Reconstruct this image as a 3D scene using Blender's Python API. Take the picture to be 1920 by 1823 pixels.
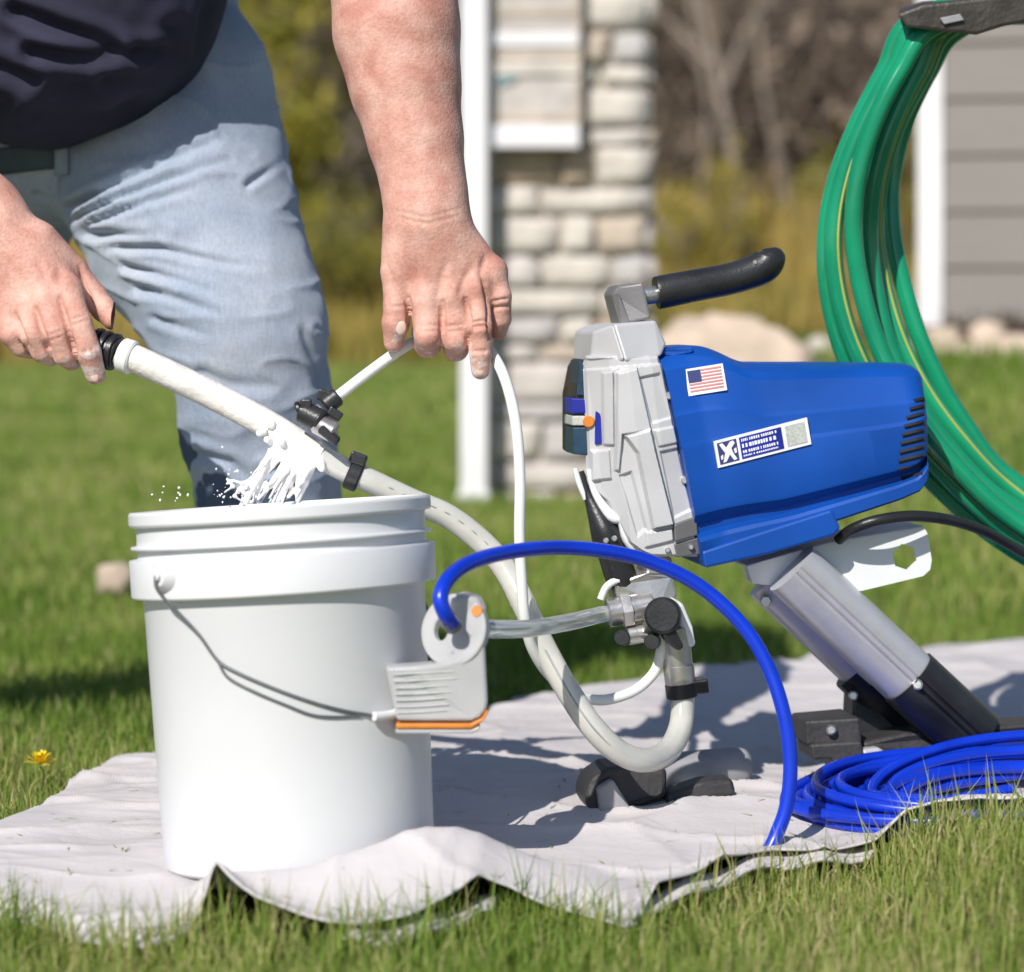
import bpy, bmesh, math, random
import numpy as np
from mathutils import Vector, Matrix

random.seed(7)
rng = np.random.default_rng(11)
for _o in list(bpy.data.objects):
    bpy.data.objects.remove(_o)
scene = bpy.context.scene
COL = scene.collection

# ------------------------------------------------------------------ camera
CAMZ, CAMY, FPX, HZ = 0.54, -2.5, 4776.0, 585.0
cam = bpy.data.cameras.new('camera')
cam.sensor_width = 36.0
cam.sensor_fit = 'HORIZONTAL'
cam.lens = 36.0 * FPX / 1920.0
cam.shift_y = -(911.5 - HZ) / 1920.0
cam.clip_start, cam.clip_end = 0.05, 400.0
cam.dof.use_dof = True
cam.dof.focus_distance = 2.68
cam.dof.aperture_fstop = 3.6
camo = bpy.data.objects.new('camera', cam)
camo.location = (0, CAMY, CAMZ)
camo.rotation_euler = (math.radians(90), 0, 0)
COL.objects.link(camo)
scene.camera = camo

# ------------------------------------------------------------------ light
SUN_EL = math.radians(40)
SDX, SDY = 0.42, 0.907            # horizontal direction in which shadows fall
world = bpy.data.worlds.new('World')
scene.world = world
world.use_nodes = True
nt = world.node_tree
bg = nt.nodes['Background']
sky = nt.nodes.new('ShaderNodeTexSky')
sky.sky_type = 'NISHITA'
sky.sun_disc = False
sky.ozone_density = 3.5
sky.dust_density = 0.4
sky.sun_elevation = SUN_EL
sky.sun_rotation = math.atan2(-SDX, -SDY)
nt.links.new(sky.outputs[0], bg.inputs[0])
bg.inputs[1].default_value = 0.088
sun = bpy.data.lights.new('sun', 'SUN')
sun.energy = 4.6
sun.angle = math.radians(0.5)
sun.color = (1.0, 0.955, 0.89)
suno = bpy.data.objects.new('sun', sun)
suno.rotation_euler = Vector((SDX * math.cos(SUN_EL), SDY * math.cos(SUN_EL), -math.sin(SUN_EL))).to_track_quat('-Z', 'Y').to_euler()
suno.location = (-3, -6, 6)
COL.objects.link(suno)
vs = scene.view_settings
vs.view_transform = 'Standard'
vs.look = 'None'
vs.exposure = 0.18
vs.gamma = 1.0
vs.use_curve_mapping = False


# ------------------------------------------------------------------ helpers
def P(px, py, d):
    """point d metres in front of the camera that was measured at photo pixel px, py"""
    return np.array([(px - 960) * d / FPX, d + CAMY, CAMZ + (HZ - py) * d / FPX])


def srgb(r, g, b):
    def f(c):
        c /= 255.0
        return c / 12.92 if c <= 0.04045 else ((c + 0.055) / 1.055) ** 2.4
    return (f(r), f(g), f(b))


def M(name, col, rough=0.5, metal=0.0, var=0.12, scale=18.0, bump=0.0, bscale=150.0, spec=0.5,
      trans=0.0, sss=0.0, sss_col=None, col2=None, detail=4.0, coat=0.0, rvar=0.08, stretch=(1, 1, 1)):
    m = bpy.data.materials.new(name)
    m.use_nodes = True
    n, l = m.node_tree.nodes, m.node_tree.links
    b = n['Principled BSDF']
    tc = n.new('ShaderNodeTexCoord')
    mp = n.new('ShaderNodeMapping')
    mp.inputs['Scale'].default_value = stretch
    l.new(tc.outputs['Object'], mp.inputs[0])
    nz = n.new('ShaderNodeTexNoise')
    nz.inputs['Scale'].default_value = scale
    nz.inputs['Detail'].default_value = detail
    l.new(mp.outputs[0], nz.inputs['Vector'])
    rp = n.new('ShaderNodeValToRGB')
    c2 = col2 if col2 else tuple(min(1, c * (1 + var)) for c in col)
    c1 = col if col2 else tuple(c * (1 - var) for c in col)
    rp.color_ramp.elements[0].position = 0.32
    rp.color_ramp.elements[1].position = 0.68
    rp.color_ramp.elements[0].color = (*c1, 1)
    rp.color_ramp.elements[1].color = (*c2, 1)
    l.new(nz.outputs['Fac'], rp.inputs[0])
    l.new(rp.outputs[0], b.inputs['Base Color'])
    mr = n.new('ShaderNodeMapRange')
    mr.inputs['To Min'].default_value = max(0.02, rough - rvar)
    mr.inputs['To Max'].default_value = min(1, rough + rvar)
    l.new(nz.outputs['Fac'], mr.inputs['Value'])
    l.new(mr.outputs[0], b.inputs['Roughness'])
    b.inputs['Metallic'].default_value = metal
    b.inputs['Specular IOR Level'].default_value = spec
    b.inputs['Transmission Weight'].default_value = trans
    b.inputs['Coat Weight'].default_value = coat
    if sss:
        b.inputs['Subsurface Weight'].default_value = sss
        b.inputs['Subsurface Radius'].default_value = sss_col or (0.01, 0.004, 0.002)
        b.inputs['Subsurface Scale'].default_value = 0.6
    if bump:
        nb = n.new('ShaderNodeTexNoise')
        nb.inputs['Scale'].default_value = bscale
        nb.inputs['Detail'].default_value = 5
        l.new(mp.outputs[0], nb.inputs['Vector'])
        bp = n.new('ShaderNodeBump')
        bp.inputs['Strength'].default_value = bump
        bp.inputs['Distance'].default_value = 0.01
        l.new(nb.outputs['Fac'], bp.inputs['Height'])
        l.new(bp.outputs[0], b.inputs['Normal'])
    m['rp'] = rp.name
    return m


def leafmat(name, cols, trans=0.3, rough=0.6):
    """foliage: colour picked per blade / leaf by the 'tint' attribute"""
    m = bpy.data.materials.new(name)
    m.use_nodes = True
    n, l = m.node_tree.nodes, m.node_tree.links
    b = n['Principled BSDF']
    at = n.new('ShaderNodeAttribute')
    at.attribute_name = 'tint'
    rp = n.new('ShaderNodeValToRGB')
    els = rp.color_ramp.elements
    while len(els) < len(cols):
        els.new(0.5)
    for i, c in enumerate(cols):
        els[i].position = i / (len(cols) - 1)
        els[i].color = (*c, 1)
    l.new(at.outputs['Fac'], rp.inputs[0])
    l.new(rp.outputs[0], b.inputs['Base Color'])
    b.inputs['Roughness'].default_value = rough
    b.inputs['Specular IOR Level'].default_value = 0.3
    tr = n.new('ShaderNodeBsdfTranslucent')
    l.new(rp.outputs[0], tr.inputs[0])
    mx = n.new('ShaderNodeMixShader')
    mx.inputs[0].default_value = trans
    l.new(b.outputs[0], mx.inputs[1])
    l.new(tr.outputs[0], mx.inputs[2])
    l.new(mx.outputs[0], n['Material Output'].inputs[0])
    return m


def tag(o, label=None, cat=None, group=None, kind=None):
    if label:
        o['label'] = label
    if cat:
        o['category'] = cat
    if group:
        o['group'] = group
    if kind:
        o['kind'] = kind
    return o


def setpar(o, parent):
    if parent is not None:
        bpy.context.view_layer.update()
        o.parent = parent
        o.matrix_parent_inverse = parent.matrix_world.inverted()


def empty(name, loc, label=None, cat=None, group=None):
    o = bpy.data.objects.new(name, None)
    o.location = loc
    o.empty_display_size = 0.05
    COL.objects.link(o)
    return tag(o, label, cat, group)


def mesh(name, V, F, mat, parent=None, smooth=True, tint=None):
    me = bpy.data.meshes.new(name)
    V = np.asarray(V, np.float32)
    if isinstance(F, np.ndarray):
        k = F.shape[1]
        me.vertices.add(len(V))
        me.vertices.foreach_set('co', V.ravel())
        me.loops.add(F.size)
        me.loops.foreach_set('vertex_index', F.astype(np.int32).ravel())
        me.polygons.add(len(F))
        me.polygons.foreach_set('loop_start', np.arange(0, F.size, k, dtype=np.int32))
        me.polygons.foreach_set('loop_total', np.full(len(F), k, np.int32))
        me.update(calc_edges=True)
    else:
        me.from_pydata([tuple(map(float, v)) for v in V], [], F)
        me.update()
    me.validate()
    if smooth:
        me.polygons.foreach_set('use_smooth', np.ones(len(me.polygons), bool))
    if tint is not None:
        a = me.attributes.new('tint', 'FLOAT', 'POINT')
        a.data.foreach_set('value', np.asarray(tint, np.float32))
    o = bpy.data.objects.new(name, me)
    me.materials.append(mat)
    COL.objects.link(o)
    setpar(o, parent)
    return o


def bevel(o, w=0.002, seg=2, ang=30):
    m = o.modifiers.new('bevel', 'BEVEL')
    m.width = w
    m.segments = seg
    m.limit_method = 'ANGLE'
    m.angle_limit = math.radians(ang)
    m.harden_normals = False
    return o


def smoothby(o, ang=40):
    """shade smooth only across soft edges"""
    me = o.data
    bm = bmesh.new()
    bm.from_mesh(me)
    for e in bm.edges:
        if len(e.link_faces) == 2:
            e.smooth = e.calc_face_angle(0) < math.radians(ang)
    bm.to_mesh(me)
    bm.free()
    return o


def spline(pts, sub=8, closed=False):
    pts = [np.asarray(p, float) for p in pts]
    n = len(pts)
    out = []
    rngi = range(n if closed else n - 1)
    for i in rngi:
        if closed:
            p0, p1, p2, p3 = pts[(i - 1) % n], pts[i], pts[(i + 1) % n], pts[(i + 2) % n]
        else:
            p1, p2 = pts[i], pts[i + 1]
            p0 = pts[i - 1] if i > 0 else 2 * p1 - p2
            p3 = pts[i + 2] if i + 2 < n else 2 * p2 - p1
        for k in range(sub):
            t = k / sub
            out.append(0.5 * ((2 * p1) + (-p0 + p2) * t + (2 * p0 - 5 * p1 + 4 * p2 - p3) * t * t + (-p0 + 3 * p1 - 3 * p2 + p3) * t ** 3))
    if not closed:
        out.append(pts[-1])
    return out


def tube_geo(pts, r, sides=10, closed=False, caps=True):
    pts = np.array(pts, float)
    n = len(pts)
    rr = np.full(n, r, float) if np.isscalar(r) else np.asarray(r, float)
    if closed:
        T = np.roll(pts, -1, 0) - np.roll(pts, 1, 0)
    else:
        T = np.gradient(pts, axis=0)
    T /= np.linalg.norm(T, axis=1)[:, None] + 1e-12
    up = np.array([0, 0, 1.0]) if abs(T[0][2]) < 0.9 else np.array([1.0, 0, 0])
    u = np.cross(T[0], up)
    u /= np.linalg.norm(u)
    V = []
    ang = np.linspace(0, 2 * np.pi, sides, endpoint=False)
    for i in range(n):
        u = u - T[i] * np.dot(u, T[i])
        u /= np.linalg.norm(u)
        v = np.cross(T[i], u)
        V.append(pts[i] + rr[i] * (np.cos(ang)[:, None] * u + np.sin(ang)[:, None] * v))
    V = np.concatenate(V)
    F = []
    m = n if closed else n - 1
    for i in range(m):
        a, b = i * sides, ((i + 1) % n) * sides
        for k in range(sides):
            k2 = (k + 1) % sides
            F.append([a + k, a + k2, b + k2, b + k])
    if caps and not closed:
        F.append(list(range(sides))[::-1])
        F.append([(n - 1) * sides + k for k in range(sides)])
    return V, F


def tube(name, pts, r, mat, parent=None, sides=12, sub=8, closed=False):
    """smooth tube through pts; pts may carry a 4th value = radius"""
    pts = [np.asarray(p, float) for p in pts]
    q = np.array(spline(pts, sub, closed)) if sub > 1 else np.array(pts)
    if q.shape[1] == 4:
        r = q[:, 3]
        q = q[:, :3]
    V, F = tube_geo(q, r, sides, closed)
    o = mesh(name, V, F, mat, parent)
    smoothby(o, 50)
    return o


def box(name, c, s, mat, parent=None, rot=None, bev=0.0, seg=2):
    V = np.array([[x, y, z] for x in (-.5, .5) for y in (-.5, .5) for z in (-.5, .5)]) * np.array(s)
    if rot is not None:
        V = V @ np.array(rot.to_3x3().transposed())
    V = V + np.array(c)
    F = [[0, 1, 3, 2], [4, 6, 7, 5], [0, 4, 5, 1], [2, 3, 7, 6], [0, 2, 6, 4], [1, 5, 7, 3]]
    o = mesh(name, V, F, mat, parent, smooth=False)
    if bev:
        bevel(o, bev, seg)
    return o


def prism(name, front, back, mat, parent=None, bev=0.0015, seg=2):
    """solid between two matching outlines"""
    front = [np.asarray(p) for p in front]
    back = [np.asarray(p) for p in back]
    n = len(front)
    V = front + back
    F = [list(range(n))[::-1], [n + i for i in range(n)]]
    for i in range(n):
        j = (i + 1) % n
        F.append([i, j, n + j, n + i])
    o = mesh(name, V, F, mat, parent, smooth=False)
    bm = bmesh.new()
    bm.from_mesh(o.data)
    bmesh.ops.recalc_face_normals(bm, faces=bm.faces)
    bm.to_mesh(o.data)
    bm.free()
    if bev:
        bevel(o, bev, seg)
    return o


def lathe(name, prof, mat, parent=None, mw=None, n=64, sharp=35):
    V, F = [], []
    for r, z in prof:
        for k in range(n):
            a = 2 * math.pi * k / n
            V.append((r * math.cos(a), r * math.sin(a), z))
    for i in range(len(prof) - 1):
        for k in range(n):
            k2 = (k + 1) % n
            F.append([i * n + k, i * n + k2, (i + 1) * n + k2, (i + 1) * n + k])
    V = np.array(V)
    if mw is not None:
        V = V @ np.array(mw.to_3x3().transposed()) + np.array(mw.translation)
    o = mesh(name, V, F, mat, parent)
    bm = bmesh.new()
    bm.from_mesh(o.data)
    bmesh.ops.remove_doubles(bm, verts=bm.verts, dist=1e-6)
    bmesh.ops.recalc_face_normals(bm, faces=bm.faces)
    bm.to_mesh(o.data)
    bm.free()
    smoothby(o, sharp)
    return o


def frame_to(a, b):
    """matrix whose Z runs from a to b"""
    a, b = Vector(a), Vector(b)
    q = (b - a).to_track_quat('Z', 'Y')
    return Matrix.Translation(a) @ q.to_matrix().to_4x4()


def rod(name, a, b, r, mat, parent=None, r2=None, n=24, bev=0.001):
    L = (Vector(b) - Vector(a)).length
    r2 = r if r2 is None else r2
    bv = min(bev, L * .3, r * .5)
    return lathe(name, [(0, 0), (r - bv, 0), (r, bv), (r2, L - bv), (r2 - bv, L), (0, L)], mat, parent, frame_to(a, b), n)


# ---- implicit surfaces (organic bodies, cloth over limbs)
def nets(f, o, h):
    s = f < 0
    nx, ny, nz = f.shape
    cnt = np.zeros((nx - 1, ny - 1, nz - 1), np.uint8)
    for i in (0, 1):
        for j in (0, 1):
            for k in (0, 1):
                cnt += s[i:nx - 1 + i, j:ny - 1 + j, k:nz - 1 + k]
    act = (cnt > 0) & (cnt < 8)
    ci = np.argwhere(act)
    idx = np.full(act.shape, -1, np.int32)
    idx[act] = np.arange(len(ci))
    C = np.array([[i, j, k] for i in (0, 1) for j in (0, 1) for k in (0, 1)])
    vals = np.stack([f[ci[:, 0] + c[0], ci[:, 1] + c[1], ci[:, 2] + c[2]] for c in C], 1)
    pos = np.zeros((len(ci), 3))
    n = np.zeros(len(ci))
    for a in range(8):
        for b in range(a + 1, 8):
            if np.abs(C[a] - C[b]).sum() != 1:
                continue
            va, vb = vals[:, a], vals[:, b]
            m = (va < 0) != (vb < 0)
            t = np.where(m, va / np.where(m, va - vb, 1), 0)
            pos += m[:, None] * (C[a] + (C[b] - C[a]) * t[:, None])
            n += m
    V = np.asarray(o) + h * (ci + pos / n[:, None])
    Fs = []
    for ax in range(3):
        a1, a2 = (ax + 1) % 3, (ax + 2) % 3
        sl0 = [slice(1, -1)] * 3
        sl1 = [slice(1, -1)] * 3
        sl0[ax] = slice(0, -1)
        sl1[ax] = slice(1, None)
        A, B = s[tuple(sl0)], s[tuple(sl1)]
        e = np.argwhere(A != B)
        off = np.ones(3, int)
        off[ax] = 0
        flip = ~A[tuple(e.T)]
        e = e + off
        q = []
        for o1, o2 in ((-1, -1), (0, -1), (0, 0), (-1, 0)):
            c = e.copy()
            c[:, a1] += o1
            c[:, a2] += o2
            q.append(idx[c[:, 0], c[:, 1], c[:, 2]])
        q = np.stack(q, 1)
        q[flip] = q[flip][:, ::-1]
        Fs.append(q)
    F = np.concatenate(Fs)
    return V, F[(F >= 0).all(1)]


class SDF:
    def __init__(self, lo, hi, h):
        self.lo, self.h = np.array(lo, float), h
        n = np.ceil((np.array(hi) - self.lo) / h).astype(int) + 1
        self.ax = [(self.lo[i] + h * np.arange(n[i])).astype(np.float32) for i in range(3)]
        self.f = np.full(n, 0.05, np.float32)

    def _sub(self, lo, hi):
        sl = []
        for i in range(3):
            a = int(np.clip((lo[i] - self.lo[i]) / self.h, 0, len(self.ax[i])))
            b = int(np.clip((hi[i] - self.lo[i]) / self.h + 2, 0, len(self.ax[i])))
            sl.append(slice(a, b))
        return tuple(sl)

    def _mix(self, sl, d, k, sub=False):
        f = self.f[sl]
        if sub:
            d = -d
            h = np.clip(.5 - .5 * (d - f) / -k, 0, 1) if False else np.clip(.5 + .5 * (d - f) / k, 0, 1)
            self.f[sl] = f + (d - f) * h + k * h * (1 - h)
        else:
            h = np.clip(.5 + .5 * (f - d) / k, 0, 1)
            self.f[sl] = f + (d - f) * h - k * h * (1 - h)

    def cap(self, a, b, ra, rb, k=0.006, sy=1.0, sub=False):
        a, b = np.asarray(a, float), np.asarray(b, float)
        mg = max(ra, rb) / min(sy, 1.0) + 2 * k + 2 * self.h + 0.004
        sl = self._sub(np.minimum(a, b) - mg, np.maximum(a, b) + mg)
        X = self.ax[0][sl[0]][:, None, None] - a[0]
        Y = (self.ax[1][sl[1]][None, :, None] - a[1]) * sy
        Z = self.ax[2][sl[2]][None, None, :] - a[2]
        if X.size * Y.size * Z.size == 0:
            return
        v = (b - a) * np.array([1, sy, 1])
        L = max(v @ v, 1e-12)
        t = np.clip((X * v[0] + Y * v[1] + Z * v[2]) / L, 0, 1)
        d = np.sqrt((X - t * v[0]) ** 2 + (Y - t * v[1]) ** 2 + (Z - t * v[2]) ** 2) - (ra + (rb - ra) * t)
        self._mix(sl, d.astype(np.float32), k, sub)

    def chain(self, pts, k=0.006, sy=1.0, k0=None):
        """pts: (point, radius)"""
        for i in range(len(pts) - 1):
            self.cap(pts[i][0], pts[i + 1][0], pts[i][1], pts[i + 1][1], k0 if (i == 0 and k0) else k, sy)

    def out(self):
        return nets(self.f, self.lo, self.h)


def normals(V, F):
    a, b, c, d = V[F[:, 0]], V[F[:, 1]], V[F[:, 2]], V[F[:, 3]]
    fn = np.cross(c - a, d - b)
    N = np.zeros_like(V)
    for i in range(4):
        np.add.at(N, F[:, i], fn)
    return N / (np.linalg.norm(N, axis=1)[:, None] + 1e-12)


def relax(V, F, it=2, w=0.5):
    for _ in range(it):
        S = np.zeros_like(V)
        n = np.zeros(len(V))
        for i in range(4):
            for j in (1, 3):
                np.add.at(S, F[:, i], V[F[:, (i + j) % 4]])
                np.add.at(n, F[:, i], 1)
        V = V * (1 - w) + w * S / np.maximum(n, 1)[:, None]
    return V


def topx(V):
    d = V[:, 1] - CAMY
    return 960 + V[:, 0] * FPX / d, HZ - (V[:, 2] - CAMZ) * FPX / d


def seg_dist(x, y, pts):
    best = np.full(len(x), 1e9)
    tb = np.zeros(len(x))
    n = len(pts) - 1
    for i in range(n):
        ax, ay = pts[i]
        bx, by = pts[i + 1]
        vx, vy = bx - ax, by - ay
        t = np.clip(((x - ax) * vx + (y - ay) * vy) / (vx * vx + vy * vy), 0, 1)
        dd = np.hypot(x - ax - t * vx, y - ay - t * vy)
        m = dd < best
        best[m] = dd[m]
        tb[m] = (i + t[m]) / n
    return best, tb


def crease(V, F, lines):
    """press folds into the camera-side skin of a limb"""
    N = normals(V, F)
    px, py = topx(V)
    fr = np.clip(-N[:, 1] * 1.8, 0, 1)
    disp = np.zeros(len(V))
    for pts, dep, wd in lines:
        dd, tt = seg_dist(px, py, pts)
        disp -= dep * np.exp(-(dd / wd) ** 2) * np.clip(3 * np.minimum(tt, 1 - tt) + .45, 0, 1)
    return V + N * (disp * fr)[:, None]


def vnoise(Q, seed=0):
    """cheap smooth value noise, Q (n,3)"""
    i = np.floor(Q).astype(np.int64)
    f = Q - i
    f = f * f * (3 - 2 * f)

    def hsh(a, b, c):
        h = (a * 374761393 + b * 668265263 + c * 2147483647 + seed * 1274126177) & 0x7fffffff
        h = ((h ^ (h >> 13)) * 1274126177) & 0x7fffffff
        return ((h ^ (h >> 16)) & 0xffff) / 65535.0
    r = 0
    for dx in (0, 1):
        for dy in (0, 1):
            for dz in (0, 1):
                w = (f[:, 0] if dx else 1 - f[:, 0]) * (f[:, 1] if dy else 1 - f[:, 1]) * (f[:, 2] if dz else 1 - f[:, 2])
                r = r + w * hsh(i[:, 0] + dx, i[:, 1] + dy, i[:, 2] + dz)
    return r * 2 - 1


def fbm(Q, oct=3, seed=0):
    r, a = 0, 1.0
    for o in range(oct):
        r = r + a * vnoise(Q * 2 ** o, seed + o)
        a *= .5
    return r


def sstep(a, b, x):
    t = np.clip((x - a) / (b - a), 0, 1)
    return t * t * (3 - 2 * t)


# ------------------------------------------------------------------ materials
m_soil = M('soil', (0.11, 0.125, 0.035), .95, var=.4, scale=9, bump=.6, bscale=60)
m_hill = M('dry_hillside', (0.20, 0.16, 0.10), .95, col2=(0.30, 0.24, 0.13), scale=0.9, bump=.5, bscale=8)
m_cloth = M('canvas', (0.56, 0.525, 0.525), .92, var=.06, scale=7, bump=.12, bscale=900, spec=.2)
m_bucket = M('white_plastic', (0.68, 0.68, 0.69), .36, var=.025, scale=7, spec=.45, sss=.0, bump=.015, bscale=60)
m_paint = M('wet_white_paint', (0.84, 0.83, 0.82), .22, var=.02, spec=.5)
m_wire = M('galvanised_wire', (0.13, 0.135, 0.14), .5, metal=.3, var=.15, scale=60)
m_blue = M('blue_plastic', (0.002, 0.062, 0.335), .42, var=.12, scale=10, spec=.45, bump=.03, bscale=500)
m_blueh = M('blue_hose', (0.004, 0.035, 0.50), .28, var=.15, scale=14, spec=.5)
m_grey = M('grey_casting', (0.55, 0.545, 0.555), .46, metal=.2, var=.06, scale=14, bump=.06, bscale=700)
m_dgrey = M('dark_grey_casting', (0.17, 0.165, 0.17), .5, metal=.2, var=.12, scale=20, bump=.08, bscale=500)
m_steel = M('steel', (0.56, 0.54, 0.52), .32, metal=.85, var=.15, scale=40, bump=.04, bscale=300)
m_alu = M('brushed_aluminium', (0.60, 0.59, 0.62), .36, metal=.35, var=.05, scale=30, bump=.03, bscale=200)
m_plate = M('white_painted_steel', (0.76, 0.77, 0.78), .38, var=.04, scale=12, spec=.5)
m_black = M('black_plastic', (0.020, 0.020, 0.022), .36, var=.35, scale=22, spec=.45, bump=.08, bscale=300)
m_rub = M('dark_rubber', (0.035, 0.033, 0.034), .6, var=.3, scale=22, bump=.15, bscale=160)
m_grub = M('grey_rubber', (0.28, 0.28, 0.295), .6, var=.15, scale=30)
m_clear = M('clear_vinyl', (0.80, 0.86, 0.86), .12, var=.05, rvar=.04, trans=.75, spec=.5)
m_milky = M('milky_vinyl', (0.80, 0.79, 0.73), .18, var=.06, scale=40, trans=.42, spec=.5)
m_whitetube = M('white_vinyl', (0.80, 0.81, 0.76), .32, var=.04, scale=30, spec=.5)
m_coated = M('paint_coated_hose', (0.80, 0.775, 0.74), .30, var=.05, scale=60, bump=.25, bscale=90, col2=(0.74, 0.69, 0.64))
m_green = M('green_hose', (0.008, 0.26, 0.125), .13, rvar=.05, var=.22, scale=9, spec=.5)
m_stripe = M('yellow_stripe', (0.42, 0.45, 0.10), .3)
m_orange = M('orange_print', (0.62, 0.20, 0.02), .45, var=.12, scale=40)
m_label = M('label_white', (0.78, 0.78, 0.78), .45, var=.03)
m_red = M('red_print', (0.55, 0.22, 0.21), .5, var=.1)
m_navy = M('navy_print', (0.035, 0.045, 0.16), .45, var=.1)
m_ink = M('grey_print', (0.34, 0.34, 0.36), .5, var=.1)
m_dblue = M('deep_blue_print', (0.01, 0.02, 0.28), .4, var=.15)
m_teal = M('dark_teal_print', (0.012, 0.04, 0.075), .4, var=.3, scale=60)
m_pgrey = M('pale_grey_print', (0.46, 0.48, 0.45), .5, var=.2, scale=400)
m_jug = M('jug_plastic', (0.74, 0.735, 0.745), .30, var=.05, scale=30, trans=.5, spec=.5)
m_skin = M('skin', (0.51, 0.235, 0.18), .55, col2=(0.70, 0.42, 0.34), scale=30, detail=10, bump=.16, bscale=330, spec=.3, sss=.05)
m_nail = M('nail', (0.74, 0.53, 0.45), .3, var=.05, spec=.5)
m_shirt = M('navy_shirt', (0.034, 0.033, 0.060), .85, var=.25, scale=12, bump=.15, bscale=700, spec=.25)
m_belt = M('belt_leather', (0.05, 0.075, 0.105), .55, var=.2, bump=.1)
m_shoe = M('shoe_leather', (0.20, 0.14, 0.09), .6, var=.2, bump=.2)
m_hair = M('brown_hair', (0.07, 0.045, 0.03), .7, var=.3, scale=120, bump=.6, bscale=300)
m_wood = M('white_vinyl_post', (0.76, 0.74, 0.75), .5, var=.03, scale=4)
m_mortar = M('mortar', (0.46, 0.41, 0.35), .95, var=.15, scale=30, bump=.5, bscale=90)
m_siding = M('taupe_siding', (0.225, 0.205, 0.185), .7, var=.05, scale=5, bump=.1, bscale=120, stretch=(1, 1, 6))
m_dfound = M('foundation', (0.10, 0.085, 0.075), .9, var=.3, scale=12, bump=.4, bscale=60)
m_mulch = M('mulch', (0.065, 0.035, 0.028), .95, var=.5, scale=30, bump=.9, bscale=50)
m_rock = M('tan_rock', (0.52, 0.41, 0.32), .85, var=.2, scale=7, bump=.5, bscale=30)
m_bark = M('bark', (0.22, 0.175, 0.14), .9, var=.3, scale=8, bump=.6, bscale=20)
m_dark = M('slot_black', (0.006, 0.007, 0.012), .7, var=.2)
m_iron = M('dark_iron', (0.05, 0.043, 0.036), .5, metal=.3, var=.3, scale=30, bump=.15)
stones_m = [M('stone_%s' % n, c, .9, var=.18, scale=9, bump=.7, bscale=34) for n, c in
            (('pale', (0.53, 0.48, 0.445)), ('grey', (0.44, 0.415, 0.40)), ('tan', (0.48, 0.40, 0.32)), ('cream', (0.56, 0.51, 0.455)), ('ochre', (0.42, 0.32, 0.225)))]
m_grass = leafmat('grass_blades', [(0.062, 0.12, 0.018), (0.145, 0.25, 0.032), (0.25, 0.36, 0.058), (0.43, 0.43, 0.14), (0.64, 0.54, 0.31)], trans=.42)
m_leafy = leafmat('spring_leaves', [(0.11, 0.12, 0.025), (0.27, 0.255, 0.035), (0.46, 0.39, 0.06), (0.25, 0.185, 0.09)])
m_twig = leafmat('twigs', [(0.15, 0.115, 0.09), (0.26, 0.20, 0.155), (0.35, 0.275, 0.215), (0.30, 0.26, 0.11)], trans=.25, rough=.9)
m_drygrass = leafmat('dry_grass', [(0.18, 0.17, 0.035), (0.36, 0.28, 0.065), (0.48, 0.34, 0.11), (0.26, 0.26, 0.045)], trans=.25, rough=.8)
m_shrub = leafmat('dark_shrub', [(0.03, 0.018, 0.016), (0.09, 0.045, 0.04), (0.10, 0.10, 0.03)], trans=.2)


def jeans_material():
    m = M('denim', (0.345, 0.415, 0.535), .9, col2=(0.51, 0.555, 0.635), scale=9, detail=10, bump=.5, bscale=900, spec=.2)
    n, l = m.node_tree.nodes, m.node_tree.links
    b = n['Principled BSDF']
    src = b.inputs['Base Color'].links[0].from_socket
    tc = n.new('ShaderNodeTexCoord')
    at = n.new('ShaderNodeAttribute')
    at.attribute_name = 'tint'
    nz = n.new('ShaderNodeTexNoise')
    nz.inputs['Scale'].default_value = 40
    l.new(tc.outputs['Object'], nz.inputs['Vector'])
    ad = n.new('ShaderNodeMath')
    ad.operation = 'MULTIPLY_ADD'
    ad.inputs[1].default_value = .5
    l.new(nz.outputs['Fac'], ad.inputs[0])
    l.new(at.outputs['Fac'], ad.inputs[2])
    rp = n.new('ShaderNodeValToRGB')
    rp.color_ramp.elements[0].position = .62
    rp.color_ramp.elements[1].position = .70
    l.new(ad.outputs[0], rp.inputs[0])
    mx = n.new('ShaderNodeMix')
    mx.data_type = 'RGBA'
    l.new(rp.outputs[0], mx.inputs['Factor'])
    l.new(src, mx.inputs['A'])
    mx.inputs['B'].default_value = (0.09, 0.125, 0.20, 1)  # dark denim tone for the shade painted low on the leg
    # slub of the weave: pale cross threads
    mp = n.new('ShaderNodeMapping')
    mp.inputs['Scale'].default_value = (1, 1, .12)
    l.new(tc.outputs['Object'], mp.inputs[0])
    sl = n.new('ShaderNodeTexNoise')
    sl.inputs['Scale'].default_value = 420
    sl.inputs['Detail'].default_value = 3
    l.new(mp.outputs[0], sl.inputs['Vector'])
    sr = n.new('ShaderNodeMapRange')
    sr.inputs['From Min'].default_value = .3
    sr.inputs['From Max'].default_value = .7
    sr.inputs['To Min'].default_value = .89
    sr.inputs['To Max'].default_value = 1.10
    l.new(sl.outputs['Fac'], sr.inputs['Value'])
    ml = n.new('ShaderNodeMix')
    ml.data_type = 'RGBA'
    ml.blend_type = 'MULTIPLY'
    ml.inputs['Factor'].default_value = 1
    l.new(mx.outputs['Result'], ml.inputs['A'])
    l.new(sr.outputs[0], ml.inputs['B'])
    mx = ml
    l.new(mx.outputs['Result'], b.inputs['Base Color'])
    return m


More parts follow.
